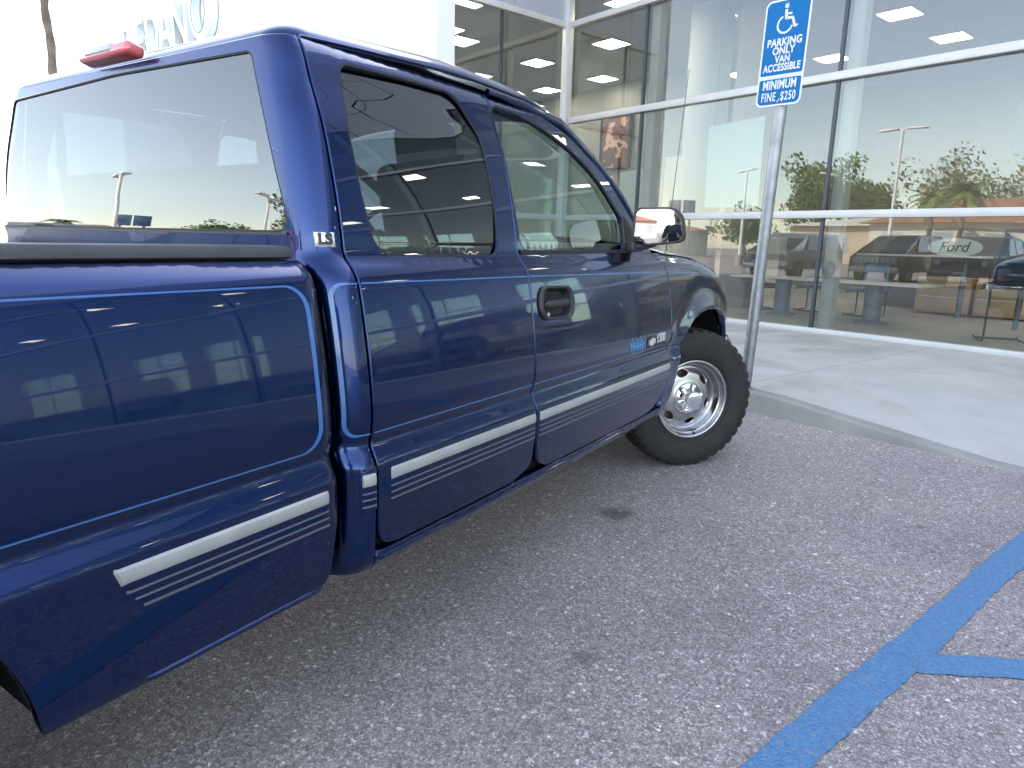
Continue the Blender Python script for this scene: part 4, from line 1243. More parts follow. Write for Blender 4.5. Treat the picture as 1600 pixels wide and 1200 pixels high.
# ---- showroom furniture
def T(o, label, cat, group=None): return tag(o, label, cat, group)
def at(name, n_, t_, z=.13, rz=0.0): return empty(name, nt(n_, t_, z), FY + rz)
M_lam = noisy('white_laminate', (.70, .69, .65), (.76, .75, .71), 3, .35)
M_wood = noisy('light_oak_veneer', (.52, .37, .22), (.60, .44, .28), 4, .5)
M_card = noisy('brown_cardboard', (.52, .36, .22), (.58, .41, .26), 5, .8)
M_bluegrey = noisy('blue_grey_metal', (.13, .165, .20), (.17, .20, .24), 5, .35, .3)
M_navy = noisy('dark_blue_upholstery', (.025, .05, .085), (.035, .065, .105), 40, .8)
M_grey = noisy('grey_chair_shell', (.10, .10, .10), (.13, .13, .13), 20, .6)
M_black = mat('black_metal_tube', (.02, .02, .025), .35, .5)
o = at('column', 8.55, 6.18); T(o, 'thick pale column inside the showroom left of the hanging green board', 'column')
mb = MB(); mb.lathe([(.40, 0), (.40, 5.47)], 48); mb.build('shaft', M_ilight, o); mb = MB(); mb.span(-.46, .46, -.46, .46, 0, .12, .01); mb.build('base', M_iwall, o)
o = at('column', 8.5, 5.05); T(o, 'square grey column inside the showroom behind the hanging green board', 'column')
mb = MB(); mb.span(-.35, .35, -.28, .28, 0, 5.47, .01); mb.build('shaft', noisy('grey_brown_column', (.24, .22, .20), (.28, .26, .24), 1, .7), o)
o = at('partition_wall', 12.0, 11.6, .13); T(o, 'grey inner partition wall with framed artwork left of the columns', 'wall')
mb = MB(); mb.span(0, .15, -2.2, 3.2, 0, 5.46); mb.build('board', M_iwall, o)
mb = MB(); mb.span(-.6, .15, -4.6, -2.25, 0, 3.3); mb.build('lower_board', M_ilight, o)
def mottled():
    m = mat('mottled_red_brown_print', (.2, .08, .06), .6)
    nt_ = m.node_tree; L = nt_.links.new; b = nt_.nodes['Principled BSDF']
    tc = nt_.nodes.new('ShaderNodeTexCoord'); w = nt_.nodes.new('ShaderNodeTexWave'); w.inputs['Scale'].default_value = 2.2; w.inputs['Distortion'].default_value = 9; w.inputs['Detail'].default_value = 3; L(tc.outputs['Object'], w.inputs[0])
    r = nt_.nodes.new('ShaderNodeValToRGB'); r.color_ramp.elements[0].color = (.12, .04, .035, 1); r.color_ramp.elements[1].color = (.50, .34, .28, 1); r.color_ramp.elements[0].position = .75; r.color_ramp.elements[1].position = .9; L(w.outputs[0], r.inputs[0]); L(r.outputs[0], b.inputs['Base Color'])
    return m
o = at('framed_picture', 11.9, 11.55, 3.35); T(o, 'framed red and brown abstract picture on the inner wall', 'picture')
mb = MB(); mb.span(-.02, .0, -.50, .50, 0, 1.35); mb.build('print', mottled(), o)
mb = MB()
for b in ((-.56, -.502, -.06, 1.41), (.502, .56, -.06, 1.41), (-.501, .501, -.06, -.002), (-.501, .501, 1.352, 1.41)): mb.span(-.04, .05, b[0], b[1], b[2], b[3])
mb.build('frame', M_black, o)
M_green = noisy('pale_green_board', (.50, .60, .53), (.56, .66, .58), .8, .5)
for (t0, t1, z0, z1, lab) in ((3.56, 4.52, 1.83, 3.08, 'large pale green blank board hanging behind the glass left of the parking sign'), (5.52, 6.32, 1.76, 2.50, 'smaller pale green blank board hanging behind the glass above the mirror of the truck')):
    o = at('hanging_board', 6.34, (t0 + t1) / 2, 0); T(o, lab, 'board')
    mb = MB(); h = (t1 - t0) / 2; rows = []
    mb.prism(round_poly([(-h, z0, .01), (h * .94, z0 + .01, .04), (h, z1 - .02, .01), (-h * .97, z1 + .03, .01)]), 0, .012, Matrix(((0, 0, 1, 0), (1, 0, 0, 0), (0, 1, 0, 0), (0, 0, 0, 1))))
    mb.build('sheet', M_green, o, smooth=0)
    mb = MB()
    for q in (-.8, .8): mb.tube([(.006, h * q, z1 - .01), (.006, h * q, ZC)], .003, 6)
    mb.build('cord', M_black, o)
o = at('reception_desk', 12.0, 7.6); T(o, 'white reception desk deep in the showroom right of the door mirror', 'desk')
mb = MB(); mb.span(-.9, 0, -1.3, 1.3, 0, .98, .01); mb.build('cabinet', M_lam, o); mb = MB(); mb.span(-1.0, .1, -1.4, 1.4, .982, 1.03, .008); mb.build('worktop', M_ilight, o)
mb = MB(); mb.span(-.2, .1, -1.4, -.1, 1.032, 1.35, .006); mb.build('raised_shelf', M_ilight, o)
o = at('cardboard_box', 11.35, 7.98, 1.162); T(o, 'brown cardboard box standing on the reception desk', 'box')
mb = MB(); mb.span(-.2, .2, -.42, .42, 0, .56, .006); mb.build('carton', M_card, o); mb = MB(); mb.span(-.204, .204, -.03, .03, .2, .563); mb.build('packing_tape', mat('beige_tape', (.5, .38, .24), .3), o)
o = at('monitor', 11.5, 6.95, 1.162, .3); T(o, 'dark computer monitor on the reception desk right of the cardboard box', 'monitor')
mb = MB(); mb.span(-.02, .02, -.28, .28, .12, .46, .008); mb.build('screen', M_black, o); mb = MB(); mb.tube([(.03, 0, .0), (.03, 0, .2)], .02, 8); mb.span(-.1, .12, -.12, .12, 0, .015); mb.build('stand', M_black, o)
# meeting table with pedestals
o = at('meeting_table', 7.95, 3.15); T(o, 'long white-topped table with blue-grey pedestals behind the glass right of the post', 'table')
mb = MB(); mb.span(-.42, .42, -1.55, 1.55, .60, .63, .008); mb.build('tabletop', M_lam, o)
for tt in (-.75, .75):
    mb = MB(); mb.tube([(0, tt, .03), (0, tt, .60)], .13, 24); mb.tube([(0, tt, 0), (0, tt, .03)], .24, 24); mb.build('pedestal', M_bluegrey, o)
def sled_chair(n_, t_, rz, m, lab, h=.45, back=.45, grp=None):
    o = at('sled_chair', n_, t_, .13, rz); T(o, lab, 'chair', grp)
    mb = MB(); w = .24
    for s in (-1, 1):
        P = round_poly([(.24, .02, .06), (-.24, .02, .06), (-.24, h - .01, .05), (.20, h - .01, .02)], 5)
        P = P[2:] + P[:2]
        mb.tube([(x, s * w, z) for x, z in dens(P[:-2], .2, False)], .012, 8)
        mb.tube([(-.24, s * w, h - .05), (-.27, s * w, h + .1)], .012, 8)
    mb.tube([(.22, -w, .02), (.22, w, .02)], .012, 8)
    mb.build('sled_frame', M_black, o)
    mb = MB(); mb.box((.0, 0, h + .03), (.46, .46, .07), bev=.03, seg=3); mb.build('seat', m, o)
    mb = MB(); rows = []
    for z in np.linspace(0, 1, 9):
        rows.append([Vector((-.25 - .07 * z + .035 * (1 - (2 * y - 1) ** 2) * -1, (y - .5) * .46 * (1 - .12 * z * z), h + .08 + back * z)) for y in np.linspace(0, 1, 9)])
    mb.grid(rows); ob = mb.build('backrest', m, o); so_ = ob.modifiers.new('s', 'SOLIDIFY'); so_.thickness = .04; so_.offset = 0
    return o
sled_chair(8.35, 4.55, -.4, M_grey, 'grey sled chair at the left end of the white table', h=.42, back=.42)
sled_chair(8.95, 3.85, pi, M_bluegrey, 'blue-grey sled chair on the far side of the white table, the left of two', h=.42, back=.40)
sled_chair(8.95, 2.95, pi, M_bluegrey, 'blue-grey sled chair on the far side of the white table, the right of two', h=.42, back=.40)
sled_chair(7.25, .50, .5, M_navy, 'tall dark blue sled chair near the right edge behind the glass', h=.68, back=.64)
o = at('high_table', 10.45, 2.35); T(o, 'high table with pale glass top above the oak drawers', 'table')
mb = MB(); mb.span(-.35, .35, -.65, 1.35, 1.02, 1.05, .006); mb.build('tabletop', M_lam, o)
for tt in (-.35, 1.0):
    mb = MB(); mb.tube([(0, tt, 0), (0, tt, 1.02)], .045, 16); mb.build('leg', M_bluegrey, o)
for k, tt in enumerate((2.40, 1.45)):
    o = at('drawer_unit', 11.0, tt); T(o, ('light oak drawer unit with two drawers under the high table, the left one', 'light oak drawer unit with two drawers under the high table, the right one')[k], 'cabinet')
    mb = MB(); mb.span(-.2, .3, -.44, .44, .02, .66, .005); mb.build('carcass', M_wood, o)
    for z0 in (.04, .36):
        mb = MB(); mb.span(-.225, -.205, -.42, .42, z0, z0 + .285, .004); d_r = mb.build('drawer', M_wood, o); mb = MB(); mb.span(-.24, -.226, -.40, .40, z0 + .265, z0 + .28); mb.build('handle', M_lam, d_r)
o = at('display_stand', 11.7, 2.6); T(o, 'dark grey arched display stand bearing a pale oval emblem behind the high table', 'display stand')
P = [(-1.35, 0), (1.25, 0)] + [(1.25 * cos(a), 1.15 + .42 * sin(a)) for a in np.linspace(0, pi, 24)] + [(-1.35, 1.1)]
MO = Matrix(((0, 0, 1, 0), (-1, 0, 0, 0), (0, 1, 0, 0), (0, 0, 0, 1)))
mb = MB(); mb.prism(P, 0, .3, MO); mb.build('panel', noisy('warm_grey_panel', (.12, .115, .11), (.15, .145, .14), 1, .4), o, smooth=30)
MO2 = Matrix(((0, 0, -1, -.012), (-1, 0, 0, .0), (0, 1, 0, 1.20), (0, 0, 0, 1)))
mb = MB(); mb.prism([(.46 * cos(a), .17 * sin(a)) for a in np.linspace(0, 2 * pi, 49)[:-1]], -.01, .012, MO2); ov = mb.build('oval_sign', mat('pale_green_oval', (.52, .64, .58), .4), o, smooth=30)
text_obj('lettering', 'Ford', .26, M_black, ov, MO2 @ Matrix.Translation((0, .0, .014)) @ Matrix(((1, .25, 0, 0), (0, 1, 0, 0), (0, 0, 1, 0), (0, 0, 0, 1))), ext=.002, bold=.003)
o = at('hanging_screen', 9.0, 1.0, 0); T(o, 'olive grey screen back on a pole at the right edge behind the glass', 'screen')
mb = MB(); mb.span(-.03, .03, -.62, .20, 2.62, 3.38, .03); mb.build('casing', noisy('olive_grey_casing', (.20, .21, .17), (.24, .25, .20), 2, .5), o)
mb = MB(); mb.tube([(.05, -.2, .13), (.05, -.2, 2.7)], .04, 12); mb.build('pole', M_bluegrey, o)

# ================================================================== the car park behind the camera (seen mirrored in glass and paint)
M_leaf = [noisy('leaf_green_%s' % n_, a, b_, 1.5, .7, lo=.4, hi=.6) for n_, a, b_ in (('dark', (.05, .10, .025), (.11, .19, .05)), ('olive', (.12, .12, .06), (.20, .19, .10)), ('lime', (.11, .17, .03), (.19, .26, .06)))]
M_bark = noisy('bark', (.12, .09, .07), (.20, .16, .12), 6, .9)
def tree(pos, H, R, m, lab, n=2600, seed=1, sparse=1.0, leaf=.20, grp='trees beyond the car park'):
    random.seed(seed)
    r = empty('tree', pos); tag(r, lab, 'tree', grp)
    tips = []; mb = MB()
    zt_ = H * .38
    mb.tube([(0, 0, 0), (.06 * R, 0, zt_ * .6), (0, .05 * R, zt_)], [.05 * R + .08, .04 * R + .05, .03 * R + .04], 8)
    for k in range(11):
        a = random.random() * 6.28; e = random.uniform(.2, 1.3); L_ = R * random.uniform(.5, .92)
        q = Vector((cos(a) * cos(e), sin(a) * cos(e), sin(e) * .95)) * L_ + Vector((0, 0, zt_))
        mid = Vector((0, 0, zt_)).lerp(q, .5) + Vector((0, 0, .1 * R))
        mb.tube([(0, 0, zt_ * .85), mid, q], [.035 * R, .02 * R, .008 * R], 6); tips += [q, mid]
    mb.build('trunk', M_bark, r)
    vs_ = []; fs_ = []
    cl = [t_ + Vector([random.gauss(0, R * .16) for _ in range(3)]) for t_ in tips for _ in range(2)]
    for i in range(n):
        c = random.choice(cl); d = Vector([random.gauss(0, 1) for _ in range(3)]).normalized() * (R * .27 * random.random() ** .4) * sparse
        p = c + d; p.z = max(p.z, zt_ * .7)
        s = leaf * random.uniform(.5, 1.2); a = Vector([random.gauss(0, 1) for _ in range(3)]).normalized(); b_ = a.orthogonal().normalized(); c_ = a.cross(b_)
        k = len(vs_); vs_ += [p + b_ * s, p + c_ * s * .5, p - b_ * s, p - c_ * s * .5]; fs_.append([k, k + 1, k + 2, k + 3])
    me = bpy.data.meshes.new('crown'); me.from_pydata([tuple(v) for v in vs_], [], fs_); link_mesh('crown', me, m, r)
    return r
def palm(pos, H, lab, seed=1, fr=1.7, n=18, m=None, thick=1.0):
    random.seed(seed); r = empty('palm_tree', pos); tag(r, lab, 'palm tree')
    mb = MB(); k_ = int(H / .25) + 2
    mb.tube([(.02 * sin(i), .02 * cos(i * 1.3), H * i / k_) for i in range(k_ + 1)], [(.17 if i % 2 else .14) * thick * (1 - .3 * i / k_) + (.10 if i == 0 else 0) for i in range(k_ + 1)], 10)
    mb.build('trunk', M_bark, r); mb = MB()
    for i in range(n):
        a = 2 * pi * i / n + random.random() * .3; e = random.uniform(-.2, 1.2); P = []
        for s in np.linspace(0, 1, 9):
            x = fr * s * cos(e * (1 - .4 * s)); z = fr * (sin(e) * s - .75 * s * s); P.append(Vector((x * cos(a), x * sin(a), H + z)))
        side = Vector((-sin(a), cos(a), 0))
        for j in range(len(P) - 1):
            for sg_ in (-1, 1):
                for u in (0, .33, .66):
                    p = P[j].lerp(P[j + 1], u); L_ = fr * .30 * (1 - ((j + u) / 8) ** 2) + .05
                    dn = Vector((0, 0, -L_ * .35)); d = (P[j + 1] - P[j]).normalized()
                    mb._add([p, p + d * .09, p + side * sg_ * L_ + dn + d * L_ * .5], [[0, 1, 2]])
    mb.build('fronds', m or M_leaf[2], r, smooth=0, recalc=False, merge=0)
    return r
M_lampw = mat('white_lamp_paint', (.80, .80, .80), .4)
def lamp_post(pos, H, rz, lab, arm=1.1):
    r = empty('street_lamp', pos, rz); tag(r, lab, 'street lamp', 'double-headed lamps in the car park')
    mb = MB(); mb.tube([(0, 0, 0), (0, 0, H)], [.11, .075], 14); mb.build('pole', M_lampw, r)
    mb = MB(); mb.tube([(0, 0, 0), (0, 0, .7)], .26, 20); mb.build('concrete_base', M_kerb, r)
    for s in (-1, 1):
        mb = MB(); mb.box((0, s * arm * .62, H + .03), (.36, arm * .85, .10), bev=.03, rx=s * -.04); mb.tube([(0, 0, H - .02), (0, s * .3, H + .02)], .045, 8); mb.build('lamp_head', M_lampw, r)
    return r
def house(n_, t_, L_, D_, h, rh, wall, roof, lab, rz=0.0, frame='nt', pos=None):
    r = empty('house', nt(n_, t_) if pos is None else pos, (FY if pos is None else 0) + rz); tag(r, lab, 'house', 'low houses beyond the car park')
    mb = MB(); mb.span(-D_ / 2, D_ / 2, -L_ / 2, L_ / 2, 0, h); mb.build('wall', wall, r)
    e = .6; a = D_ / 2 + e; b_ = L_ / 2 + e; q = max(.2, b_ - a)
    mb = MB(); mb._add([(-a, -b_, h + .01), (a, -b_, h + .01), (a, b_, h + .01), (-a, b_, h + .01), (0, -q, h + rh), (0, q, h + rh)], [[0, 1, 4], [1, 2, 5, 4], [2, 3, 5], [3, 0, 4, 5], [3, 2, 1, 0]])
    mb.build('roof', roof, r, smooth=0)
    k = int(L_ / 3)
    for s in (-1, 1):
        for i in range(k):
            y = -L_ / 2 + (i + .5) * L_ / k
            mb = MB(); mb.span(s * D_ / 2 - .03, s * D_ / 2 + .03, y - .6, y + .6, .9, h - .6); w_ = mb.build('window', M_span, r)
    return r
M_tan = noisy('tan_stucco', (.50, .40, .30), (.58, .47, .36), .6, .85); M_white = noisy('cream_stucco', (.66, .62, .55), (.72, .68, .60), .6, .85)
def tiles():
    m = noisy('terracotta_tile', (.42, .17, .10), (.55, .25, .15), 3, .8)
    nt_ = m.node_tree; L = nt_.links.new; b = nt_.nodes['Principled BSDF']; tc = nt_.nodes.new('ShaderNodeTexCoord'); w = nt_.nodes.new('ShaderNodeTexWave'); w.inputs['Scale'].default_value = 2.5; L(tc.outputs['Object'], w.inputs[0]); bp = nt_.nodes.new('ShaderNodeBump'); bp.inputs['Distance'].default_value = .08; L(w.outputs[0], bp.inputs['Height']); L(bp.outputs[0], b.inputs['Normal']); return m
M_terra = tiles(); M_flat = noisy('pale_flat_roof', (.60, .56, .50), (.66, .62, .56), .5, .8)
house(-38, 13, 12, 8, 3.0, 1.7, M_white, M_terra, 'cream house with a red tiled roof beyond the palms')
house(-50, 23, 16, 9, 3.2, .9, M_tan, M_flat, 'long tan house with a pale low roof behind the round green tree')
house(-42, 1, 14, 8, 3.0, 1.8, M_tan, M_terra, 'tan house with a red tiled roof opposite the dealership')
house(-40, -16, 15, 9, 3.2, 1.8, M_white, M_terra, 'wide cream house with a red tiled roof opposite the far end of the facade')
house(0, 0, 14, 9, 2.8, 1.3, M_white, M_terra, 'cream house with an orange tiled roof mirrored low in the rear window', pos=Vector((-33, 66, 0)))
house(0, 0, 12, 9, 2.8, 1.3, M_tan, M_terra, 'tan house with an orange roof at the far left of the rear window', pos=Vector((-22, 76, 0)))
house(0, 0, 12, 9, 2.8, 1.1, M_white, M_terra, 'cream house with a red tiled roof behind the advertising board', pos=Vector((-48, 44, 0)))
tree(nt(-61, 36.2), 12.0, 5.6, M_leaf[0], 'dense round green tree mirrored in the facade beside the sign post', 6500, 3, leaf=.27)
tree(nt(-62, 31.7), 11.4, 4.6, M_leaf[0], 'smaller dense green tree right of the round one in the mirror image', 5200, 5, leaf=.25)
tree(nt(-42, 16.2), 10.2, 4.4, M_leaf[1], 'tall thin brownish tree mirrored behind the lamp post', 2600, 8, 1.2, .18)
tree(nt(-45, 11.5), 9.2, 4.2, M_leaf[1], 'wide sparse brownish tree mirrored above the red roof', 2600, 11, 1.2, .18)
tree(nt(-41, 7), 8.8, 3.6, M_leaf[1], 'sparse olive tree near the right edge of the mirror image', 2200, 14, 1.2, .18)
tree(nt(-36, -6), 7.5, 3.4, M_leaf[0], 'dark green tree opposite the middle of the long facade', 3000, 17)
tree(Vector((-38.9, 54.2, 0)), 5.6, 3.6, M_leaf[0], 'low dark dome-shaped tree mirrored in the rear window', 2600, 23, leaf=.24)
palm(nt(-30.5, 14.0), 4.3, 'lime green palm mirrored in front of the red roof, the left of a pair', 1)
palm(nt(-30.0, 12.2), 4.6, 'lime green palm mirrored in front of the red roof, the right of a pair', 2)
palm(Vector((-23.5, 49, 0)), 3.6, 'small palm mirrored low in the rear window', 3, 1.5, m=M_leaf[0])
lamp_post(nt(-24.97, 14.05), 7.55, FY, 'white double-headed car park lamp mirrored in the facade between the trees', 1.15)
lamp_post(Vector((-16.8, 29.2, 0)), 5.9, .3, 'white double-headed lamp mirrored in the middle of the rear window', 1.15)
lamp_post(Vector((-25.4, 63.9, 0)), 9.0, .3, 'distant double-headed lamp at the left of the rear window mirror image', 1.2)
lamp_post(Vector((-25.9, 31.3, 0)), 6.4, 1.2, 'double-headed lamp mirrored at the right edge of the rear window', 1.15)
o = empty('advertising_board', (-32.5, 57.4, 0), radians(28)); tag(o, 'dark blue two-panel advertising board mirrored beside the lamp in the rear window', 'billboard')
M_bb = noisy('dark_blue_print', (.02, .05, .12), (.10, .17, .28), .9, .4)
for q, (x0, x1) in enumerate(((-1.42, -.05), (.05, 1.42))):
    mb = MB(); mb.box(((x0 + x1) / 2, .25 if q else 0, 5.0), (1.35, .2, 2.1), bev=.02, rz=(.3 if q else -.1)); mb.build('panel', M_bb, o)
mb = MB()
for x in (-.9, .9): mb.tube([(x, .2, 0), (x, .2, 4.2)], .12, 10)
mb.build('support', M_galv, o)
palm(Vector((3.79, 15.25, 0)), 9.0, 'tall slim palm trunk standing left of the white entrance wall', 7, 2.0, thick=.62)

# ---- parked cars
def car(n_, t_, body, lab, kind='suv', rz=0.0, L_=4.6, W_=1.92, H_=1.82, face='white', pos=None, grp='cars parked across the car park'):
    r = empty('parked_car', nt(n_, t_) if pos is None else pos, (FY if pos is None else 0) + rz); tag(r, lab, 'car', grp)
    w = W_ / 2
    if kind == 'suv': prof = [(0, .42), (-.02, .62), (.02, 1.02), (-1.25, 1.12), (-1.75, H_ - .05), (-1.95, H_), (-4.3, H_), (-4.5, 1.15), (-4.55, .9), (-4.55, .42)]
    elif kind == 'pickup': prof = [(0, .48), (-.02, .7), (.02, 1.10), (-1.35, 1.20), (-1.95, H_ - .05), (-2.15, H_), (-3.4, H_), (-3.65, 1.25), (-5.2, 1.22), (-5.25, .5)]
    else: prof = [(0, .30), (.0, .55), (-.15, .78), (-1.2, .95), (-1.95, 1.36), (-2.4, 1.45), (-3.3, 1.42), (-4.0, 1.08), (-4.5, 1.0), (-4.55, .35)]
    xs = [p[0] for p in prof]; zs = [p[1] for p in prof]
    belt = 1.15 if kind != 'sedan' else .98
    def yy(z): return w - (.02 if z < belt else .02 + (z - belt) * .28)
    mb = MB(); n = len(prof); bp_ = [(x, -yy(z), z) for x, z in prof] + [(x, yy(z), z) for x, z in prof]
    mb._add(bp_, [list(range(n)), list(range(n, 2 * n))[::-1]] + [[i, i + n, (i + 1) % n + n, (i + 1) % n] for i in range(n)])
    bmesh.ops.triangulate(mb.bm, faces=[f for f in mb.bm.faces if len(f.verts) > 4])
    bmesh.ops.recalc_face_normals(mb.bm, faces=mb.bm.faces)
    es = [e for e in mb.bm.edges if e.calc_face_angle(0) > .3]
    bmesh.ops.bevel(mb.bm, geom=es, offset=.05, segments=3, affect='EDGES', profile=.5)
    mb.build('body', body, r, smooth=35)
    roofz = H_ if kind != 'sedan' else 1.43
    xa = {'suv': (-1.30, -1.78, -4.25), 'pickup': (-1.42, -1.98, -3.5), 'sedan': (-1.28, -1.98, -3.6)}[kind]
    mb = MB(); z0, z1 = belt + .04, roofz - .09
    mb._add([(xa[0] + .03, -w + .12, z0), (xa[0] + .03, w - .12, z0), (xa[1] + .05, w - .30, z1), (xa[1] + .05, -w + .30, z1), (xa[0] - .05, -w + .12, z0), (xa[0] - .05, w - .12, z0), (xa[1] - .05, w - .30, z1), (xa[1] - .05, -w + .30, z1)], [[0, 1, 2, 3], [4, 7, 6, 5], [0, 4, 5, 1], [3, 2, 6, 7], [0, 3, 7, 4], [1, 5, 6, 2]])
    mb.build('windscreen', M_cgl, r, smooth=0)
    for s in (-1, 1):
        y0, y1 = s * (yy(z0) + .006), s * (yy(z1) + .006)
        for (a, b_) in ((xa[0] - .12, (xa[0] + xa[2]) / 2 + .05), ((xa[0] + xa[2]) / 2 - .05, xa[2] + .1)):
            aa = a - (.42 if a == xa[0] - .12 else 0)
            mb = MB(); mb._add([(a, y0, z0), (b_, y0, z0), (b_, y1, z1), (aa, y1, z1), (a, y0 - s * .02, z0), (b_, y0 - s * .02, z0), (b_, y1 - s * .02, z1), (aa, y1 - s * .02, z1)], [[0, 1, 2, 3], [7, 6, 5, 4], [0, 4, 5, 1], [1, 5, 6, 2], [2, 6, 7, 3], [3, 7, 4, 0]])
            mb.build('side_window', M_cgl, r, smooth=0)
    zg = .86 if kind != 'sedan' else .60
    for i in range(7):
        mb = MB(); mb.span(.052, .062, -w * .6 + i * w * .2 - .03, -w * .6 + i * w * .2 + .03, zg - .07, zg + .08, .005); mb.build('grille_slot', M_blk, r)
    mb = MB(); mb.span(.0, .05, -w * .80, w * .80, zg - .10, zg + .11, .02); mb.build('grille', M_frame if face == 'white' else M_blk, r)
    for s in (-1, 1):
        mb = MB(); mb.tube([(.03, s * w * .74, zg), (.075, s * w * .74, zg)], .095, 20); mb.build('headlight', M_lens, r)
    mb = MB(); mb.span(-.02, .12, -w * .92, w * .92, .42, .62, .03); mb.build('bumper', M_frame if face == 'white' else body, r)
    mb = MB(); mb.span(.12, .13, -.16, .16, .47, .57); mb.build('number_plate', M_frame, r)
    wb = (-.85, -(L_ - .95) if kind != 'pickup' else -4.2)
    for x in wb:
        for s in (-1, 1):
            we = empty('wheel', (0, 0, 0), 0, r)
            M = Matrix.Translation((x, s * (w - .13), .38)) @ Matrix.Rotation(-s * pi / 2, 4, 'X')
            mb = MB(); mb.lathe([(.2, -.12), (.34, -.12), (.38, -.09), (.385, 0), (.38, .10), (.34, .135), (.2, .13)], 28, M); mb.build('tyre', M_tyre, we)
            mb = MB(); mb.lathe([(.0, .10), (.06, .11), (.18, .09), (.21, .125), (.215, .10)], 28, M); mb.build('rim', M_alu, we)
    return r
M_cgl = mat('dark_car_glass', (.02, .028, .032), .03, 0.0, coat_weight=1.0)
def cpaint(n_, c, me_=.3): return mat(n_, c, .35, me_, coat_weight=1, coat_roughness=.02)
P_blk, P_gry, P_slv, P_wht, P_red = cpaint('black_car_paint', (.012, .013, .015)), cpaint('grey_car_paint', (.10, .105, .11)), cpaint('silver_car_paint', (.45, .46, .47), .6), cpaint('white_car_paint', (.75, .75, .74), 0), cpaint('maroon_car_paint', (.16, .02, .025))
car(-10.2, 12.6, P_slv, 'silver grey off-road car with tall roof mirrored beside the sign post', 'suv', H_=1.85, face='dark')
car(-12.2, 9.25, P_blk, 'black boxy off-road car with a white front mirrored in the facade', 'suv')
car(-12.0, 6.3, P_gry, 'dark grey pickup mirrored right of the black off-road car', 'pickup', face='dark')
car(-12.0, 3.2, P_blk, 'black saloon car in the row opposite the hatched bay', 'sedan', face='dark')
car(-12.0, -2.9, P_red, 'maroon saloon car in the row opposite the long facade', 'sedan', face='dark')
car(-12.0, -6.0, P_wht, 'white pickup in the row opposite the long facade', 'pickup', face='dark')
car(-12.0, -12.0, P_slv, 'silver saloon car far down the row opposite the long facade', 'sedan', face='dark')

for (n_, t_, pnt, kd, rz_, lab) in ((10.8, -3.6, P_blk, 'suv', -.9, 'black off-road car added unseen in the showroom for darker reflections'), (11.0, -9.6, P_red, 'sedan', .8, 'maroon saloon car added unseen in the showroom for darker reflections'), (11.5, -15.5, P_gry, 'pickup', -.7, 'grey pickup added unseen in the showroom for darker reflections')):
    q_ = nt(n_, t_, .13); c_ = car(0, 0, pnt, lab, kd, pos=q_, grp='unseen cars added in the showroom for reflections', face='dark'); c_.rotation_euler = (0, 0, FY + pi + rz_)  # unseen cars added to darken what the truck's flank reflects
# ================================================================== the photographer, seen only as a dark figure in the door mirror
M_skin = noisy('skin', (.42, .26, .19), (.50, .32, .24), 14, .55)
M_shirt = noisy('dark_blue_shirt_cloth', (.03, .045, .08), (.045, .06, .10), 30, .85)
M_trou = noisy('grey_trouser_cloth', (.07, .07, .075), (.10, .10, .105), 40, .9)
M_hair = noisy('dark_hair', (.015, .012, .01), (.03, .022, .018), 60, .5)
M_shoe = mat('black_shoe_leather', (.02, .02, .02), .4)
def ell_loft(mb, secs, n=28):
    """closed loft of horizontal ellipses: (z, centre x, half depth, half width, centre y)"""
    rows = []
    for (z, cx, rx, ry, cy_) in secs:
        rows.append([Vector((cx + rx * cos(2 * pi * k / n), cy_ + ry * sin(2 * pi * k / n), z)) for k in range(n)])
    vs_ = [v for r_ in rows for v in r_]; m_ = len(rows)
    fs_ = [[i * n + k, i * n + (k + 1) % n, (i + 1) * n + (k + 1) % n, (i + 1) * n + k] for i in range(m_ - 1) for k in range(n)]
    fs_ += [list(range(n))[::-1], [(m_ - 1) * n + k for k in range(n)]]
    mb._add(vs_, fs_)
def limb(mb, pts, n=14):
    P = [p for p, r in pts]; R = [r for p, r in pts]
    mb.tube(P, R, n)
    for p, r in (pts[0], pts[-1]):
        mb.lathe([(.0001, r), (r * .5, r * .866), (r * .866, r * .5), (r, 0), (r * .866, -r * .5), (r * .5, -r * .866), (.0001, -r)], n, Matrix.Translation(p))
def fuse(mb, name, m, parent, vox=.007, sm=4):
    """one continuous skin over the overlapping body forms"""
    o = mb.build(name, m, parent, smooth=180)
    r_ = o.modifiers.new('fuse', 'REMESH'); r_.mode = 'VOXEL'; r_.voxel_size = vox; r_.use_smooth_shade = True
    q = o.modifiers.new('soften', 'SMOOTH'); q.iterations = sm; q.factor = .5
    return o
pr = empty('person', (-3.944, -1.378, 0), radians(33))
tag(pr, 'person in dark blue shirt holding up a phone, mirrored in the door mirror', 'person')
TOR = [(.86, 0, .098, .150, 0), (.93, -.005, .112, .168, 0), (1.02, 0, .098, .148, 0), (1.10, .005, .098, .140, 0), (1.22, .008, .108, .155, 0), (1.32, .004, .112, .172, 0), (1.385, -.004, .092, .168, 0), (1.425, -.006, .070, .115, 0), (1.45, -.004, .058, .066, 0)]
def arm_pts(s, g=0.0):
    return [((-.004, s * .165, 1.372), .056 + g), ((-.002, s * .192, 1.32), .053 + g), ((.008, s * .215, 1.23), .046 + g), ((.02, s * .235, 1.135), .041 + g)]
def leg_pts(s, g=0.0):
    return [((-.005, s * .088, .90), .092 + g), ((.0, s * .092, .80), .088 + g), ((.010, s * .098, .66), .073 + g), ((.014, s * .103, .50), .057 + g), ((-.008, s * .107, .36), .056 + g), ((-.022, s * .11, .22), .045 + g), ((-.028, s * .11, .10), .037 + g)]
mb = MB()
ell_loft(mb, TOR)
ell_loft(mb, [(1.42, -.004, .060, .062, 0), (1.48, .0, .055, .056, 0), (1.53, .008, .056, .055, 0), (1.56, .010, .05, .05, 0)])
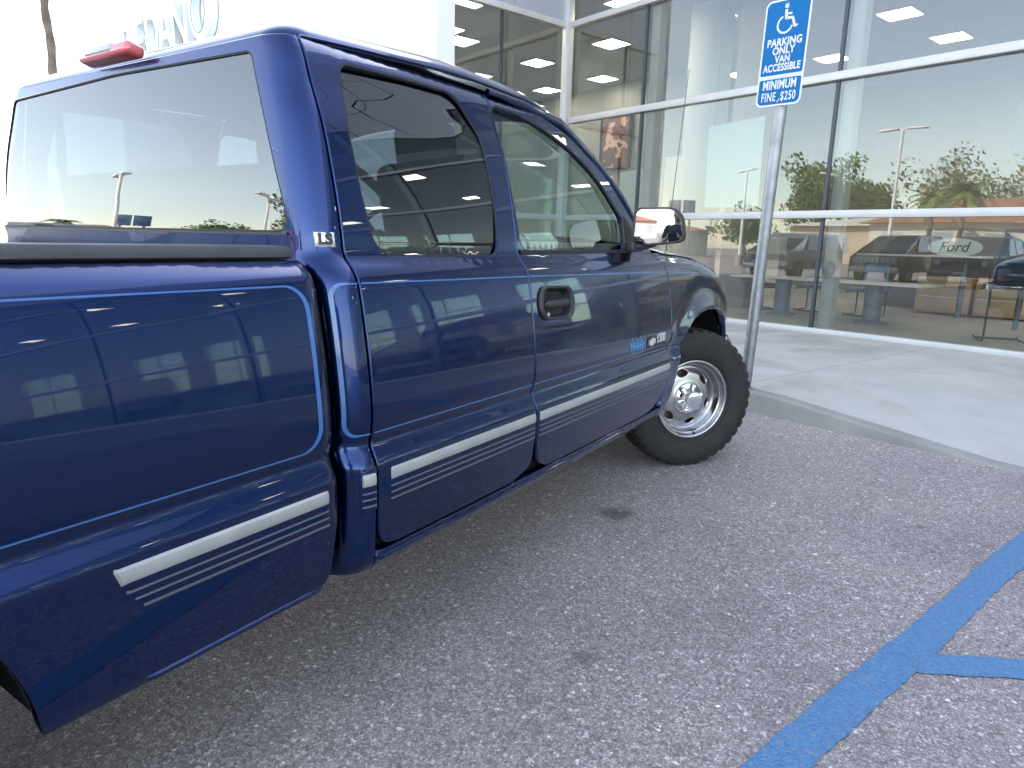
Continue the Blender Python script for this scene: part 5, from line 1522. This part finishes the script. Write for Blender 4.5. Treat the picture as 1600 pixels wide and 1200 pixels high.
ell_loft(mb, [(1.518, .055, .030, .026, 0), (1.528, .045, .052, .044, 0), (1.550, .034, .074, .058, 0), (1.585, .026, .088, .068, 0), (1.62, .020, .094, .073, 0), (1.655, .014, .099, .077, 0), (1.69, .008, .098, .077, 0), (1.72, .004, .086, .070, 0), (1.742, .002, .062, .052, 0), (1.752, 0, .030, .026, 0)])
limb(mb, [((.108, 0, 1.640), .008), ((.124, 0, 1.612), .011), ((.120, 0, 1.600), .012)], 10)
limb(mb, [((.092, 0, 1.566), .020), ((.094, 0, 1.560), .019)], 10)
for s in (-1, 1):
    limb(mb, [((.012, s * .074, 1.640), .010), ((.004, s * .084, 1.632), .012), ((.008, s * .080, 1.600), .008)], 8)
    limb(mb, leg_pts(s)); limb(mb, [((-.05, s * .11, .05), .038), ((.04, s * .117, .045), .036), ((.14, s * .132, .035), .026)])
    limb(mb, arm_pts(s)); limb(mb, [((.02, s * .235, 1.135), .041), ((.13, s * .178, 1.150), .038), ((.215, s * .140, 1.172), .031), ((.285, s * .110, 1.196), .0255)])
    limb(mb, [((.285, s * .108, 1.198), .022), ((.318, s * .096, 1.216), .020), ((.338, s * .090, 1.228), .018)])
    limb(mb, [((.318, s * .096, 1.205), .014), ((.338, s * .092, 1.210), .012), ((.330, s * .092, 1.250), .013), ((.312, s * .096, 1.240), .014)])
    for k in range(4):
        z = 1.200 + k * .0185; L_ = (.85, 1.0, 1.05, .95)[k]
        limb(mb, [((.332, s * .093, z + .004), .0095), ((.352, s * .092, z + .008), .0092), ((.354 + .024 * L_, s * .086, z + .011), .0086), ((.352 + .030 * L_, s * .072, z + .012), .0080), ((.350 + .022 * L_, s * .058, z + .012), .0074)], 8)
    limb(mb, [((.315, s * .090, 1.250), .0115), ((.328, s * .080, 1.272), .0105), ((.342, s * .064, 1.283), .0095)], 8)
fuse(mb, 'body', M_skin, pr, .0055, 3)
mb = MB(); ell_loft(mb, [(.895, -.004, .124, .178, 0)] + [(z, cx, rx + .014, ry + .012, 0) for z, cx, rx, ry, _ in TOR[1:7]] + [(1.428, -.006, .080, .118, 0), (1.440, -.005, .072, .088, 0)])
for s in (-1, 1): limb(mb, [(p, r) for p, r in arm_pts(s, .015)[:3]]); mb.tube([arm_pts(s)[2][0], (.016, s * .229, 1.160)], [.061, .064], 16)
fuse(mb, 'shirt', M_shirt, pr, .008)
mb = MB(); ell_loft(mb, [(.80, 0, .095, .150, 0), (.86, -.003, .108, .166, 0), (.93, -.005, .117, .173, 0), (.985, -.002, .110, .160, 0)])
for s in (-1, 1): limb(mb, leg_pts(s, .013)[:-1]); mb.tube([leg_pts(s)[-2][0], (-.028, s * .11, .085)], [.060, .058], 16)
fuse(mb, 'trousers', M_trou, pr, .009)
mb = MB(); ell_loft(mb, [(1.575, -.052, .034, .050, 0), (1.60, -.040, .052, .070, 0), (1.64, -.024, .072, .083, 0), (1.68, -.008, .092, .086, 0), (1.71, -.001, .098, .083, 0), (1.74, .002, .084, .070, 0), (1.762, .002, .050, .044, 0)])
fuse(mb, 'hair', M_hair, pr, .007)
for s in (-1, 1):
    mb = MB(); limb(mb, [((.089, s * .030, 1.640), .0145), ((.091, s * .030, 1.640), .0145)], 14); ey = mb.build('eye', mat('eye_white', (.7, .7, .68), .2), pr)
    mb = MB(); limb(mb, [((.1005, s * .030, 1.640), .0062), ((.1010, s * .030, 1.640), .0060)], 12); mb.build('iris', M_hair, ey)
    mb = MB(); mb.tube([(.104, s * .012, 1.660), (.105, s * .028, 1.665), (.094, s * .046, 1.660)], [.003, .004, .002], 6); mb.build('eyebrow', M_hair, pr)
mb = MB(); mb.tube([(.098, -.022, 1.578), (.108, -.010, 1.580), (.110, 0, 1.578), (.108, .010, 1.580), (.098, .022, 1.578)], [.002, .0045, .005, .0045, .002], 8); mb.build('mouth', mat('lip_skin', (.30, .13, .11), .45), pr)
for s in (-1, 1):
    mb = MB(); limb(mb, [((-.05, s * .112, .052), .046), ((.04, s * .118, .050), .046), ((.13, s * .131, .044), .040), ((.17, s * .136, .040), .034)]); fuse(mb, 'shoe', M_shoe, pr, .008)
ph = empty('phone', (-3.622, -1.168, 1.243), radians(33)); tag(ph, 'black phone held upright-sideways in both hands of the person', 'phone')
mb = MB(); mb.box((0, 0, 0), (.009, .155, .074), bev=.004, seg=3); mb.build('casing', M_blk, ph)
mb = MB(); mb.box((-.0052, 0, 0), (.0012, .147, .067)); mb.build('screen', mat('phone_screen_glass', (.01, .01, .012), .05), ph)
